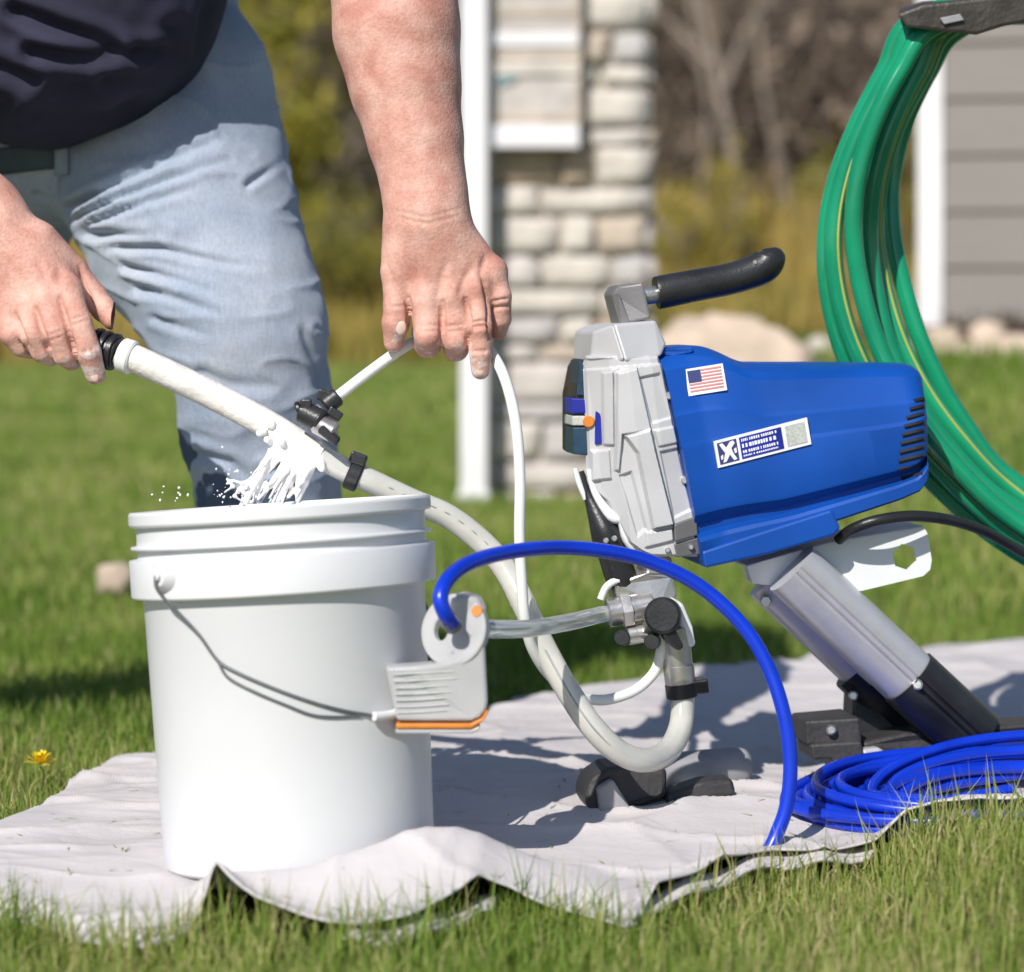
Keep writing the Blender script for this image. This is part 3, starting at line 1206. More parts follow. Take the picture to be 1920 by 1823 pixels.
# ------------------------------------------------------------------ house corner, bed, rocks
def house():
    d0 = 8.3
    xc = P(1722, 0, d0)[0]
    xt = P(1768, 0, d0)[0]
    y0 = d0 + CAMY
    zb = P(0, 606, d0)[2]
    o = empty('house', (xc + 2, y0, .2), 'taupe lap sided house corner with white trim at the right edge', 'house')
    ex = .105 * d0 / FPX * 1000
    z = zb
    wid = 3.6
    k = 0
    ang = math.radians(4)
    while z < 3.1:
        for side in (0, 1):
            if side == 0:
                V = np.array([[xt - .004, y0 + .002, z + ex + .012], [xt + wid, y0 + .002, z + ex + .012], [xt + wid, y0 - .013, z], [xt - .004, y0 - .013, z],
                              [xt - .004, y0 + .03, z + ex + .012], [xt + wid, y0 + .03, z + ex + .012], [xt + wid, y0 + .03, z], [xt - .004, y0 + .03, z]])
            else:
                xs = xc + .01
                V = np.array([[xs - .002, y0 + .09, z + ex + .012], [xs - .002, y0 + 3, z + ex + .012], [xs - .016, y0 + 3, z], [xs - .016, y0 + .09, z],
                              [xs + .03, y0 + .09, z + ex + .012], [xs + .03, y0 + 3, z + ex + .012], [xs + .03, y0 + 3, z], [xs + .03, y0 + .09, z]])
            Fq = [[0, 1, 2, 3], [4, 7, 6, 5], [0, 4, 5, 1], [3, 2, 6, 7], [0, 3, 7, 4], [1, 5, 6, 2]]
            if side == 0:
                Fq = [f[::-1] for f in Fq]
            mesh('siding_plank', V, Fq, m_siding, o, smooth=False)
        z += ex
        k += 1
    box('corner_trim', ((xc + xt) / 2, y0 + .02, (zb - .01 + 3.2) / 2), (xt - xc, .10, 3.2 - zb + .01), m_wood, o, bev=.004)
    box('foundation', (xc + 2, y0 + 1.53, .17), (3.9, 2.96, .66), m_dfound, o)
    r = mesh('roof', [[xc - .4, y0 - .4, 3.15], [xc + 4.2, y0 - .4, 3.15], [xc + 4.2, y0 + 3.4, 3.15], [xc - .4, y0 + 3.4, 3.15], [xc - .4, y0 + 1.5, 4.3], [xc + 4.2, y0 + 1.5, 4.3]],
             [[0, 1, 5, 4], [2, 3, 4, 5], [0, 4, 3], [1, 2, 5], [0, 3, 2, 1]], m_dfound, o, smooth=False)


house()
_h = bpy.data.objects['house']
_c = Matrix.Translation(Vector((P(1722, 0, 8.3)[0], 8.3 + CAMY, 0)))
bpy.context.view_layer.update()
_h.matrix_world = _c @ Matrix.Rotation(math.radians(-14), 4, 'Z') @ _c.inverted() @ _h.matrix_world


def rock(name, c, s, seed, mat, label, group=None, sub=4):
    bm = bmesh.new()
    bmesh.ops.create_icosphere(bm, subdivisions=sub, radius=1)
    co = np.array([v.co[:] for v in bm.verts])
    f = 1 + .22 * fbm(co * 1.3 + seed, 3, seed) + .05 * fbm(co * 6 + seed, 2, seed + 3)
    co = np.sign(co) * np.abs(co) ** .8 * f[:, None] * np.array(s)
    for v, q in zip(bm.verts, co):
        v.co = Vector(q) + Vector(c)
    me = bpy.data.meshes.new(name)
    bm.to_mesh(me)
    bm.free()
    me.polygons.foreach_set('use_smooth', np.ones(len(me.polygons), bool))
    me.materials.append(mat)
    o = bpy.data.objects.new(name, me)
    COL.objects.link(o)
    return tag(o, label, 'rock', group)


def bed():
    # raised mulch bed along the house
    xs = np.linspace(.95, 4.6, 60)
    ys = np.linspace(7.75 + CAMY, 9.2 + CAMY, 24)
    Xg, Yg = np.meshgrid(xs, ys, indexing='ij')
    x, y = Xg.ravel(), Yg.ravel()
    e = np.minimum(np.minimum((x - .95) / .25, (4.6 - x) / .25), np.minimum((y - ys[0]) / .12, (ys[-1] - y) / .12))
    z = ground_h(x, y) + .075 * np.clip(e, -.2, 1) ** 1 + .02 * fbm(np.stack([x * 9, y * 9, x * 0], 1), 3, 6) - .01
    V = np.stack([x, y, z], 1)
    n = len(ys)
    i, j = np.meshgrid(np.arange(len(xs) - 1), np.arange(n - 1), indexing='ij')
    a = (i * n + j).ravel()
    b = mesh('mulch_bed', V, np.stack([a, a + n, a + n + 1, a + 1], 1), m_mulch)
    tag(b, 'dark mulch bed at the foot of the house', 'mulch bed', kind='structure')
    c = P(1378, 640, 7.3)
    rock('boulder', (c[0], c[1] + .05, .275), (.245, .17, .265), 3, m_rock, 'large tan boulder behind the sprayer grip right of the pillar')
    c = P(1538, 652, 7.9)
    rock('edging_stone', (c[0], c[1], c[2] - .02), (.045, .06, .05), 5, stones_m[3], 'small pale stone right of the boulder, left of the green hose', 'edging stones of the bed', 3)
    for i, (px, py, w, lab) in enumerate(((1800, 680, .15, 'flat tan edging stone below the house corner right of the green hose'), (1885, 668, .09, 'flat tan edging stone at the right edge under the siding'),
                                          (1700, 672, .09, 'tan edging stone glimpsed between the green hose strands'), (1762, 652, .06, 'rough small tan rock just below the white house corner trim'), (1846, 646, .07, 'rough tan rock on the dark mulch under the siding'))):
        c = P(px, py, 7.75 if i < 3 else 7.92)
        rock('edging_stone', (c[0], c[1], c[2]), (w, .09, .062), 11 + i, m_rock, lab, 'edging stones of the bed', 3)
    c = P(214, 1082, 4.9)
    rock('lawn_stone', (c[0], c[1], c[2] - .005), (.034, .03, .030), 31, m_rock, 'small brown stone on the lawn left of the bucket rim', None, 3)
    rs = np.random.default_rng(77)
    for px, py, lab in ((1800, 640, 'dark reddish twiggy shrub under the white house corner'), (1880, 630, 'dark twiggy shrub at the right edge under the siding')):
        c = P(px, py + 20, 8.05)
        o = empty('low_shrub', c, lab, 'shrub', 'dark shrubs in the mulch bed')
        segs = []
        for k in range(12):
            segs += twig_mesh([c], [np.array([rs.normal(0, .8), rs.normal(0, .5), .7])], [.10], [.003], rs, 1, .6, None, 4)
        V, F = sticks_geo(segs, 3)
        mesh('stems', V, F, m_bark, o)
        C = c + rs.normal(0, 1, (420, 3)) * np.array([.06, .05, .025]) + np.array([0, 0, .05])
        V, F = leaves_geo(C, .012, rs)
        mesh('foliage', V, F, m_shrub, o, tint=np.repeat(rs.uniform(0, 1, 420), 4))


bed()

# ------------------------------------------------------------------ bucket
BB = np.array([(563 - 960) * 2.5 / FPX, 0.0, 0.004])
BM = Matrix.Translation(Vector(BB)) @ Matrix.Rotation(math.radians(-3.6), 4, 'Y') @ Matrix.Rotation(math.radians(-3.4), 4, 'X')


def bp(ang, r, z):
    """point on the bucket: ang in degrees from the front (towards camera), + to the right"""
    a = math.radians(ang)
    v = BM @ Vector((r * math.sin(a), -r * math.cos(a), z))
    return np.array(v)


def bucket():
    o = empty('bucket', BB, 'white plastic bucket with wire bail standing on the drop cloth', 'bucket')
    prof = [(0, 0.003), (.118, .003), (.122, 0), (.128, 0), (.131, .003), (.1325, .02), (.1385, .262), (.1395, .264), (.1490, .264), (.1500, .2655), (.1508, .299), (.1500, .301), (.1425, .302), (.1420, .306),
            (.1425, .3105), (.1480, .3112), (.1485, .3125), (.1480, .314), (.1425, .3148), (.1420, .320), (.1425, .3325), (.1478, .3335), (.1490, .3355), (.1490, .345), (.1475, .3475), (.1440, .3475), (.1415, .345),
            (.1385, .325), (.129, .02), (.12, .008), (0, .008)]
    sh = lathe('shell', prof, m_bucket, o, BM, 128, 30)
    # small ribs under the skirt
    for k in range(16):
        a = -90 + k * 22.5 + 8
        p = BM @ Vector((.1455 * math.sin(math.radians(a)), -.1455 * math.cos(math.radians(a)), .283))
    # ears
    for a in (-43, 137):
        e = rod('ear', bp(a, .146, .288), bp(a, .1585, .288), .017, m_bucket, o, r2=.013, n=32, bev=.003)
        rod('ear_pin', bp(a, .157, .288), bp(a, .162, .288), .0050, m_bucket, o, n=20)
    # bail
    wall = lambda z: .1325 + (z - .02) * .0248 + .0018
    pts = [bp(a, R or wall(z), z) for a, R, z in ((-43, .161, .288), (-42.5, .162, .278), (-40.5, .158, .267), (-36, .149, .250), (-30, .1415, .230), (-23, 0, .206), (-14, 0, .193), (-2, 0, .179), (10, 0, .166), (22, 0, .155), (34, 0, .147), (44, .1400, .143), (60, .1420, .147), (80, .145, .160), (100, .150, .185), (118, .156, .225), (132, .162, .270), (137, .161, .288))]
    tube('wire_handle', pts, .0016, m_wire, o, 8, 6)
    pts = [bp(a, wall(z), z) for a, z in ((-23, .2055), (-19, .190), (-8, .175), (4, .161), (13, .151), (22, .147), (33, .1455))]
    tube('lower_strand', pts, .0014, m_wire, o, 8, 6)  # second thin dark strand running just below the handle wire
    g = [bp(a, .1425, z) for a, z in ((38, .1440), (42, .1432), (48, .1435), (56, .1455))]
    tube('grip', g, .0045, m_bucket, o, 14, 4)
    # paint
    p = lathe('paint', [(0, .292), (.10, .292), (.1365, .2925), (.1365, .288), (0, .288)], m_paint, None, BM, 64)
    tag(p, 'white paint filling the bucket', 'paint')


bucket()


# ------------------------------------------------------------------ white jug with orange band, hung at the bucket
def jug():
    dj = 2.40
    o = empty('plastic_jug', P(830, 1380, dj), 'white plastic jug with printed lines and orange bottom band hung on the bucket side', 'jug')

    def J(px, py, w):
        return P(px, py, dj) + np.array([0, w, 0])
    outline = [(722, 1252), (780, 1249), (830, 1244), (858, 1234), (880, 1217), (896, 1196), (908, 1190), (914, 1318), (910, 1334), (900, 1346), (884, 1353), (744, 1353)]
    b = prism('body', [J(x, y, .004 if x < 740 else 0) for x, y in outline], [J(x, y, .030) for x, y in outline], m_jug, o, .006, 3)
    band = [(742, 1357), (882, 1357), (903, 1347), (914, 1330), (916, 1336), (907, 1351), (885, 1366), (743, 1366)]
    prism('orange_band', [J(x, y, -.0015) for x, y in band], [J(x, y, .030) for x, y in band], m_orange, o, .0012)
    foot = [(741, 1368), (885, 1368), (900, 1361), (899, 1368), (885, 1376), (742, 1376)]
    prism('foot_rim', [J(x, y, 0) for x, y in foot], [J(x, y, .028) for x, y in foot], m_jug, o, .0012)
    for k, (y, x0, x1) in enumerate(((1264, 736, 850), (1277, 738, 858), (1290, 741, 840), (1302, 742, 848), (1314, 743, 835), (1326, 744, 842), (1337, 745, 838))):
        tube('printed_line', [J(x0, y, -.0003), J((x0 + x1) / 2, y - 1.5, -.0004), J(x1, y - 5, -.0003)], .0006, m_pgrey, o, 6, 3)
    # slanted round shoulder plate with the handle hole
    c, nrm = J(849, 1184, .012), np.array([-.35, -.90, .28])
    mw = frame_to(c, c + nrm)
    ex = np.array(mw.to_3x3() @ Vector((1, 0, 0)))
    ey = np.array(mw.to_3x3() @ Vector((0, 1, 0)))
    if ex[0] < 0:
        ex, ey = -ex, -ey
    if ey[2] < 0:
        ey = -ey
    n = 48
    rad_o, V, F = .0325, [], []
    hc, hr = np.array([-.0125, .0]), .0085
    nv = nrm / np.linalg.norm(nrm)
    for z in (0.0, -.012):
        for k in range(n):
            a = 2 * math.pi * k / n
            V.append(c + ex * rad_o * 1.02 * math.cos(a) + ey * rad_o * 1.08 * math.sin(a) + nv * z)
        for k in range(n):
            a = 2 * math.pi * k / n
            V.append(c + ex * (hc[0] + hr * .8 * math.cos(a)) + ey * (hc[1] + hr * 1.25 * math.sin(a)) + nv * z)
    for k in range(n):
        k2 = (k + 1) % n
        F += [[k, k2, n + k2, n + k], [2 * n + k, 3 * n + k, 3 * n + k2, 2 * n + k2], [k, 2 * n + k, 2 * n + k2, k2], [n + k, n + k2, 3 * n + k2, 3 * n + k]]
    pl = mesh('shoulder_plate', V, F, m_jug, o, smooth=False)
    bm = bmesh.new()
    bm.from_mesh(pl.data)
    bmesh.ops.recalc_face_normals(bm, faces=bm.faces)
    bm.to_mesh(pl.data)
    bm.free()
    bevel(pl, .002, 2)
    prism('neck', [J(x, y, .012) for x, y in ((838, 1128), (868, 1119), (898, 1124), (910, 1146), (912, 1200), (840, 1240))], [J(x, y, .048) for x, y in ((838, 1128), (868, 1119), (898, 1124), (910, 1146), (912, 1200), (840, 1240))], m_jug, o, .004, 3)
    for x, y, w, m in ((894, 1148, .0055, m_orange), (880, 1192, .0022, m_ink), (848, 1224, .0018, m_ink)):
        q = J(x, y, 0)
        # sticker chips on the plate
        t = np.dot(c - q, nv) / nv[1]
        q = q + np.array([0, t, 0]) + nv * .0006
        rod('sticker', q - nv * .001, q + nv * .0004, w, m, o, n=12, bev=.0002)
    # hook strap to the bucket
    tube('hanging_hook', [J(760, 1330, .03), bp(52, .150, .17), bp(52, .139, .175)], .004, m_jug, o, 8, 4)


jug()


# ------------------------------------------------------------------ sprayer
SX0, SD0, PSI = (1290 - 960) * 2.72 / FPX, 2.72, math.radians(9)


def S0(px, py, w=0.0):
    """measured on the near side plane, then moved w straight back"""
    a = (px - 960) / FPX
    d = (SD0 * math.cos(PSI) - SX0 * math.sin(PSI)) / (math.cos(PSI) - a * math.sin(PSI))
    return P(px, py, d) + w * np.array([-math.sin(PSI), math.cos(PSI), 0])


SNRM = np.array([-math.sin(PSI), math.cos(PSI), 0])


def S(px, py, w=0.0):
    """measured on the plane that lies w behind the near side plane"""
    a = (px - 960) / FPX
    d = (SD0 * math.cos(PSI) - SX0 * math.sin(PSI) + w) / (math.cos(PSI) - a * math.sin(PSI))
    return P(px, py, d)


def spr(name, pts, back, mat, parent, bev=.0015, seg=2):
    """pts (px, py, w-front)"""
    f = [S(*(p if len(p) == 3 else (p[0], p[1], 0))) for p in pts]
    b = [q + SNRM * (back - (p[2] if len(p) == 3 else 0)) for p, q in zip(pts, f)]
    return prism(name, f, b, mat, parent, bev, seg)


def interp_poly(pts, n):
    pts = np.array(pts, float)
    s = np.concatenate([[0], np.cumsum(np.hypot(*np.diff(pts, axis=0).T))])
    s /= s[-1]
    t = np.linspace(0, 1, n)
    return np.stack([np.interp(t, s, pts[:, 0]), np.interp(t, s, pts[:, 1])], 1)


def sprayer():
    o = empty('paint_sprayer', S(1450, 1450, .06), 'blue and grey electric paint sprayer on a leaning metal stand', 'paint sprayer')
    # --- motor cover
    T = interp_poly(spline([np.array(p, float) for p in ((1243, 657), (1290, 650), (1335, 650), (1368, 660), (1412, 679), (1460, 682), (1560, 682), (1690, 683), (1734, 685), (1750, 698))], 8), 60)
    B = interp_poly([(1317, 1052), (1400, 1030), (1500, 1001), (1585, 973), (1690, 938), (1726, 922), (1744, 900), (1750, 872)], 60)
    HT = .088
    prof = [(0, 1.0), (.0, .72), (.012, .50), (.05, .30), (.10, .20), (.285, .095), (.30, .085), (.315, .06), (.44, .03), (.455, .012), (.47, .0), (.765, .0), (.785, .012), (.80, .06), (.84, .15), (.875, .16), (.89, .03), (.91, .005),
            (.985, .005), (1.0, .03), (1.0, 1.0)]
    nu, npf = len(T), len(prof)
    V = []
    for i in range(nu):
        u = i / (nu - 1)
        for (v, q) in prof + [(v, 2 - q) for v, q in prof[::-1][1:-1]]:
            t, b = T[i], B[i]
            p = t + (b - t) * v
            w = q * HT
            k = max(0, (u - .88) / .12)
            inset = .030 * (1 - math.sqrt(max(0, 1 - k * k)))
            w = w + (HT - w) * inset / HT
            w += .012 * max(0, 1 - u / .10) * (1 if q < 1 else (-1 if q > 1 else 0)) * -.5 * (1 if .05 < v < .95 else 0)
            V.append(S0(p[0], p[1], w))
    m = len(prof) * 2 - 2
    F = []
    for i in range(nu - 1):
        for k in range(m):
            k2 = (k + 1) % m
            F.append([i * m + k, i * m + k2, (i + 1) * m + k2, (i + 1) * m + k])
    F.append(list(range(m)))
    F.append([(nu - 1) * m + k for k in range(m)][::-1])
    cov = mesh('motor_cover', V, F, m_blue, o)
    bm = bmesh.new()
    bm.from_mesh(cov.data)
    bmesh.ops.recalc_face_normals(bm, faces=bm.faces)
    bm.to_mesh(cov.data)
    bm.free()
    smoothby(cov, 24)
    # lower flange + front lip
    spr('lower_flange', [(1316, 1034, -.003), (1450, 990, -.003), (1560, 955, -.003), (1577, 990, -.003), (1566, 1004, -.003), (1440, 1040, -.003), (1322, 1066, -.003)], .17, m_blue, cov, .003)
    spr('front_lip', [(1217, 661, .035), (1246, 652, .03), (1300, 650, .03), (1300, 662, .03), (1262, 668, .03)], .14, m_blue, cov, .002)
    # side grooves of the shell
    # --- vent slots
    from mathutils.bvhtree import BVHTree
    bvh = BVHTree.FromPolygons([tuple(v) for v in V], F)
    nw = Vector((-math.sin(PSI), math.cos(PSI), 0))

    def onto(x, y, off=0.0):
        p = Vector((0, CAMY, CAMZ))
        hit = bvh.ray_cast(p, (Vector(P(x, y, 2.7)) - p).normalized())
        if hit[0] is None:
            return np.array(S(x, y, HT * .6))
        return np.array(hit[0] + hit[1] * (off if hit[1].dot(nw) < 0 else -off))
    for k in range(10):
        y = 752 + k * 16.2
        l = [1714, 1706, 1700, 1696, 1692, 1689, 1687, 1685, 1685, 1690][k]
        pts = [np.append(onto(l + (1731 - l) * t, y - .25 * (1731 - l) * t, -.0008), .0030) for t in (0, .25, .5, .75, 1)]
        tube('vent_slot', pts, 0, m_dark, cov, 6, 3)
    # --- stickers
    def sheet(nm, q, w, mat, par, th=.0008):
        return spr(nm, [(x, y, w) for x, y in q], w + th + .002, mat, par, .0)

    def quad(c, ex, ey, a0, a1, b0, b1):
        return [(c[0] + ex[0] * a + ey[0] * b, c[1] + ex[1] * a + ey[1] * b) for a, b in ((a0, b0), (a1, b0), (a1, b1), (a0, b1))]
    # flag
    c, ex, ey = (1283, 693), (72, -11.5), (8.5, 50)
    fw = .0165
    def fsheet(nm, q, dw, mat, par):
        # follows the sloping upper facet of the cover
        pts = [(x, y, fw - (y - 693 + (x - 1283) * .16) * .00014 + dw) for x, y in q]
        f = [S(*p) for p in pts]
        b = [S(p[0], p[1], p[2] + .012) for p in pts]
        return prism(nm, f, b, mat, par, 0)
    fl = fsheet('flag_sticker', quad(c, ex, ey, 0, 1, 0, 1), -.0005, m_label, cov)
    for k in range(7):
        fsheet('stripe', quad(c, ex, ey, .06 if k > 3 else .40, .94, .08 + k * .122, .08 + k * .122 + .068), -.0010, m_red, fl)
    fsheet('canton', quad(c, ex, ey, .06, .40, .08, .53), -.0012, m_navy, fl)
    # brand plate
    c, ex, ey = (1338, 828), (175, -45), (8.5, 50)
    st = sheet('maker_sticker', quad(c, ex, ey, 0, 1, 0, 1), -.0022, m_label, cov)
    sheet('emblem_field', quad(c, ex, ey, .03, .235, .10, .90), -.0028, m_navy, st)
    def pt(a, b):
        return (c[0] + ex[0] * a + ey[0] * b, c[1] + ex[1] * a + ey[1] * b)
    for poly in ([(.05, .16), (.085, .14), (.12, .34), (.165, .16), (.20, .14), (.215, .24), (.17, .40), (.185, .62), (.215, .84), (.18, .86), (.145, .62), (.10, .84), (.065, .86), (.10, .52), (.075, .36)], [(.05, .60), (.075, .56), (.07, .72), (.048, .74)], [(.195, .46), (.222, .42), (.222, .60), (.20, .62)]):
        sheet('emblem_shape', [pt(a, b) for a, b in poly], -.0032, m_label, st)
    sheet('text_field', quad(c, ex, ey, .265, .715, .10, .90), -.0028, m_dblue, st)
    r2 = random.Random(3)
    for row, (b0, b1) in enumerate(((.17, .27), (.36, .50), (.60, .70), (.77, .83))):
        a = .285
        while a < .66:
            wl = r2.uniform(.012, .03) if row in (1,) else r2.uniform(.008, .02)
            sheet('text_dash', quad(c, ex, ey, a, min(a + wl, .675), b0, b1), -.0032, m_label, st)
            a += wl + (.007 if r2.random() < .8 else .018)
    sheet('blank_patch', quad(c, ex, ey, .755, .965, .12, .88), -.0028, m_pgrey, st)

    # --- front casting
    h = o
    LE = np.array([(668, 1112), (690, 1107), (800, 1112), (880, 1114), (914, 1116), (930, 1132), (944, 1148), (969, 1160), (1000, 1174), (1020, 1186), (1034, 1206), (1046, 1236)], float)
    RE = np.array([(668, 1240), (692, 1247), (793, 1268), (966, 1307), (1046, 1314)], float)
    ny_, ns_ = 280, 150
    yy = np.linspace(668, 1046, ny_)
    sx = np.linspace(0, 1, ns_)
    GY, GS = np.meshgrid(yy, sx, indexing='ij')
    lx, rx_ = np.interp(GY, LE[:, 0], LE[:, 1]), np.interp(GY, RE[:, 0], RE[:, 1])
    GX = lx + (rx_ - lx) * GS
    gy = GY - .0 * GX
    base = np.interp(GX - (GY - 690) * .12, [1080, 1112, 1150, 1180, 1225, 1260], [.042, .036, .014, .009, .006, .008])

    def island(poly, sh):
        poly_ = poly + [poly[0]]
        dd, _ = seg_dist(GX.ravel(), GY.ravel(), poly_)
        ins = np.zeros(GX.size, bool)
        X_, Y_ = GX.ravel(), GY.ravel()
        for (ax, ay), (bx_, by_) in zip(poly_[:-1], poly_[1:]):
            cr = ((ay > Y_) != (by_ > Y_)) & (X_ < (bx_ - ax) * (Y_ - ay) / (by_ - ay + 1e-9) + ax)
            ins ^= cr
        sd = np.where(ins, dd, -dd)
        return sstep(-sh, sh, sd).reshape(GX.shape)
    w = base
    for poly, dh, sh in (([(1136, 700), (1153, 698), (1157, 836), (1140, 836)], .008, 2.5), ([(1160, 700), (1196, 690), (1222, 806), (1170, 816), (1166, 884), (1160, 884)], .010, 3),
                         ([(1174, 818), (1220, 806), (1229, 846), (1263, 984), (1226, 992), (1197, 850)], .015, 3), ([(1204, 708), (1240, 700), (1261, 784), (1225, 794)], -.005, 2.5),
                         ([(1228, 808), (1268, 800), (1276, 830), (1237, 838)], .004, 2.5), ([(1241, 848), (1278, 840), (1301, 956), (1267, 972)], -.005, 2.5), ([(1168, 894), (1188, 886), (1215, 992), (1200, 1008)], -.006, 3),
                         ([(1120, 850), (1150, 846), (1154, 900), (1122, 906)], .008, 3), ([(1100, 676), (1250, 664), (1250, 682), (1100, 696)], -.007, 3), ([(1214, 1000), (1262, 992), (1264, 1014), (1212, 1028)], .006, 2.5)):
        w = w - .68 * dh * island(poly, sh * .8)
    edge = np.minimum(np.minimum(GS, 1 - GS) * 150, np.minimum(GY - 668, 1046 - GY))
    w = w + .006 * (1 - sstep(0, 6, edge))
    V2_ = [S0(a, b, c_) for a, b, c_ in zip(GX.ravel(), GY.ravel(), w.ravel())]
    F2_ = [[a * ns_ + b, a * ns_ + b + 1, (a + 1) * ns_ + b + 1, (a + 1) * ns_ + b] for a in range(ny_ - 1) for b in range(ns_ - 1)]
    rim = [b for b in range(ns_)] + [a * ns_ + ns_ - 1 for a in range(1, ny_)] + [(ny_ - 1) * ns_ + b for b in range(ns_ - 2, -1, -1)] + [a * ns_ for a in range(ny_ - 2, 0, -1)]
    n0 = len(V2_)
    V2_ += [S0(GX.ravel()[q] + (1240 - GX.ravel()[q]) * .38, GY.ravel()[q] + (850 - GY.ravel()[q]) * .06, .16) for q in rim]
    for q in range(len(rim)):
        q2 = (q + 1) % len(rim)
        F2_.append([rim[q2], rim[q], n0 + q, n0 + q2])
    F2_.append([n0 + q for q in range(len(rim))])
    body = mesh('pump_housing', V2_, F2_, m_grey, o)
    bm = bmesh.new()
    bm.from_mesh(body.data)
    bmesh.ops.recalc_face_normals(bm, faces=bm.faces)
    bm.to_mesh(body.data)
    bm.free()
    smoothby(body, 40)
    for x_, y_, ww in ((1254, 742, .011), (1284, 900, .010)):
        sc = rod('housing_screw', S(x_, y_, ww + .006), S(x_, y_, ww - .003), .0042, m_steel, body, n=14)
    for x_, y_ in ((1252, 1032), (1296, 1026)):
        rod('housing_screw', S(x_, y_, .012), S(x_, y_, .002), .0030, m_steel, body, n=12)
    spr('lower_collar', [(1264, 984, .000), (1306, 968, .004), (1309, 1004, .004), (1266, 1016, .000)], .1, m_dgrey, body, .0015)
    spr('lower_collar', [(1264, 1020, .004), (1310, 1008, .006), (1313, 1040, .008), (1268, 1046, .006)], .1, m_dgrey, body, .0015)
    # top block
    spr('top_block', [(1106, 688, .046), (1111, 622, .043), (1150, 608, .020), (1172, 676, .0085)], .15, m_grey, body, .003)
    spr('top_block', [(1150, 608, .020), (1230, 601, .030), (1250, 645, .030), (1240, 668, .022), (1172, 678, .010)], .14, m_grey, body, .003)
    # --- handle
    spr('handle_bracket', [(1146, 552, .055), (1158, 536, .050), (1206, 530, .040), (1222, 598, .036), (1164, 610, .045)], .10, m_dgrey, o, .003)
    spr('bracket_cheek', [(1146, 551, .053), (1160, 548, .043), (1182, 606, .040), (1163, 611, .045)], .09, m_dgrey, o, .002)
    g0, g1 = S(1204, 556, .065), S(1246, 550, .065)
    rod('ferrule', g0, g1, .0098, m_steel, o)
    gp = []
    for px, py, r in ((1233, 549, .0160), (1236, 548.5, .0182), (1300, 536, .0177), (1360, 525, .0175), (1400, 514, .0178), (1430, 501, .0186), (1442, 486, .0180), (1444, 474, .0150), (1443, 465, .007)):
        gp.append(np.append(S(px, py, .065), r))
    grip = tube('grip', gp, 0, m_black, o, 20, 6)
    rod('grip_rivet', S(1416, 492, .0475), S(1416, 492, .053), .0028, m_steel, grip, n=12)
    # --- control panel on the nose
    spr('control_panel', [(1100, 672, .05), (1112, 700, .045), (1114, 856, .045), (1078, 852, .05), (1078, 742, .05), (1088, 690, .05)], .13, m_black, o, .003)
    spr('panel_label', [(1086, 676, .047), (1100, 690, .045), (1106, 742, .045), (1082, 742, .047)], .10, m_teal, o, .001)
    spr('panel_label', [(1072, 747, .046), (1110, 749, .042), (1110, 774, .042), (1072, 776, .046)], .10, m_dblue, o, .001)
    spr('panel_label', [(1073, 780, .047), (1097, 780, .044), (1097, 798, .044), (1073, 798, .047)], .10, m_pgrey, o, .001)
    rod('control_knob', S(1104, 791, .050), S(1104, 791, .034), .0065, m_orange, o, n=20)
    spr('panel_label', [(1074, 802, .046), (1111, 802, .042), (1112, 854, .042), (1076, 852, .046)], .10, m_teal, o, .001)
    spr('side_label', [(1116, 754, .033), (1127, 752, .028), (1128, 832, .028), (1116, 834, .033)], .06, m_dblue, o, .001)
    # --- push lever, pump
    lev = [np.append(S(x, y, w), r) for x, y, w, r in ((1088, 884, .050, .004), (1104, 930, .047, .006), (1120, 965, .043, .011), (1136, 1000, .040, .0165), (1150, 1040, .040, .0165), (1164, 1080, .042, .017), (1178, 1108, .044, .013))]
    L = tube('drive_lever', lev, 0, m_black, o, 16, 5)
    tube('lever_guard', [np.append(S(x, y, w), r) for x, y, w, r in ((1078, 878, .046, .003), (1086, 906, .046, .0034), (1098, 936, .046, .003))], 0, m_plate, o, 8, 4)
    tube('lever_guard', [np.append(S(x, y, w), r) for x, y, w, r in ((1104, 880, .042, .0035), (1116, 925, .04, .004), (1146, 968, .030, .006), (1166, 975, .028, .006), (1178, 1010, .028, .007), (1198, 1040, .03, .005))], 0, m_plate, o, 8, 4)
    for x, y in ((1136, 1014), (1152, 1010), (1146, 1032)):
        rod('lever_screw', S(x, y, .026), S(x, y, .020), .0032, m_steel, L, n=12)
    spr('pump_block', [(1150, 1092, .030), (1214, 1074, .022), (1262, 1076, .024), (1272, 1120, .024), (1240, 1140, .018), (1160, 1130, .03)], .085, m_steel, o, .004)
    spr('pump_neck', [(1206, 1034, .03), (1262, 1046, .03), (1258, 1086, .03), (1212, 1082, .03)], .08, m_steel, o, .004)
    tube('hose_barb_loop', [S(x, y, .03) for x, y in ((1126, 1124), (1136, 1102), (1152, 1090), (1168, 1086))], .004, m_plate, o, 8, 4)
    rod('outlet_fitting', S(1140, 1150, .030), S(1222, 1134, .030), .0155, m_steel, o)
    rod('outlet_nut', S(1162, 1146, .030), S(1184, 1142, .030), .0185, m_steel, o, n=6, bev=.0015)
    rod('valve_body', S(1206, 1152, .030), S(1252, 1160, .032), .022, m_steel, o)
    kn = rod('prime_valve_knob', S(1246, 1154, .020), S(1242, 1154, -.012), .0195, m_black, o, n=28, bev=.003)
    spr('knob_wing', [(1236, 1170, -.012), (1262, 1168, -.012), (1284, 1214, -.006), (1272, 1222, -.006), (1246, 1200, -.010)], .006, m_black, kn, .003)
    spr('valve_cheek', [(1258, 1120, .012), (1282, 1132, .014), (1300, 1176, .016), (1306, 1212, .018), (1292, 1216, .018), (1276, 1180, .016)], .055, m_plate, o, .004)
    rod('drain_plug', S(1168, 1196, .035), S(1166, 1196, .005), .0085, m_black, o, n=20)
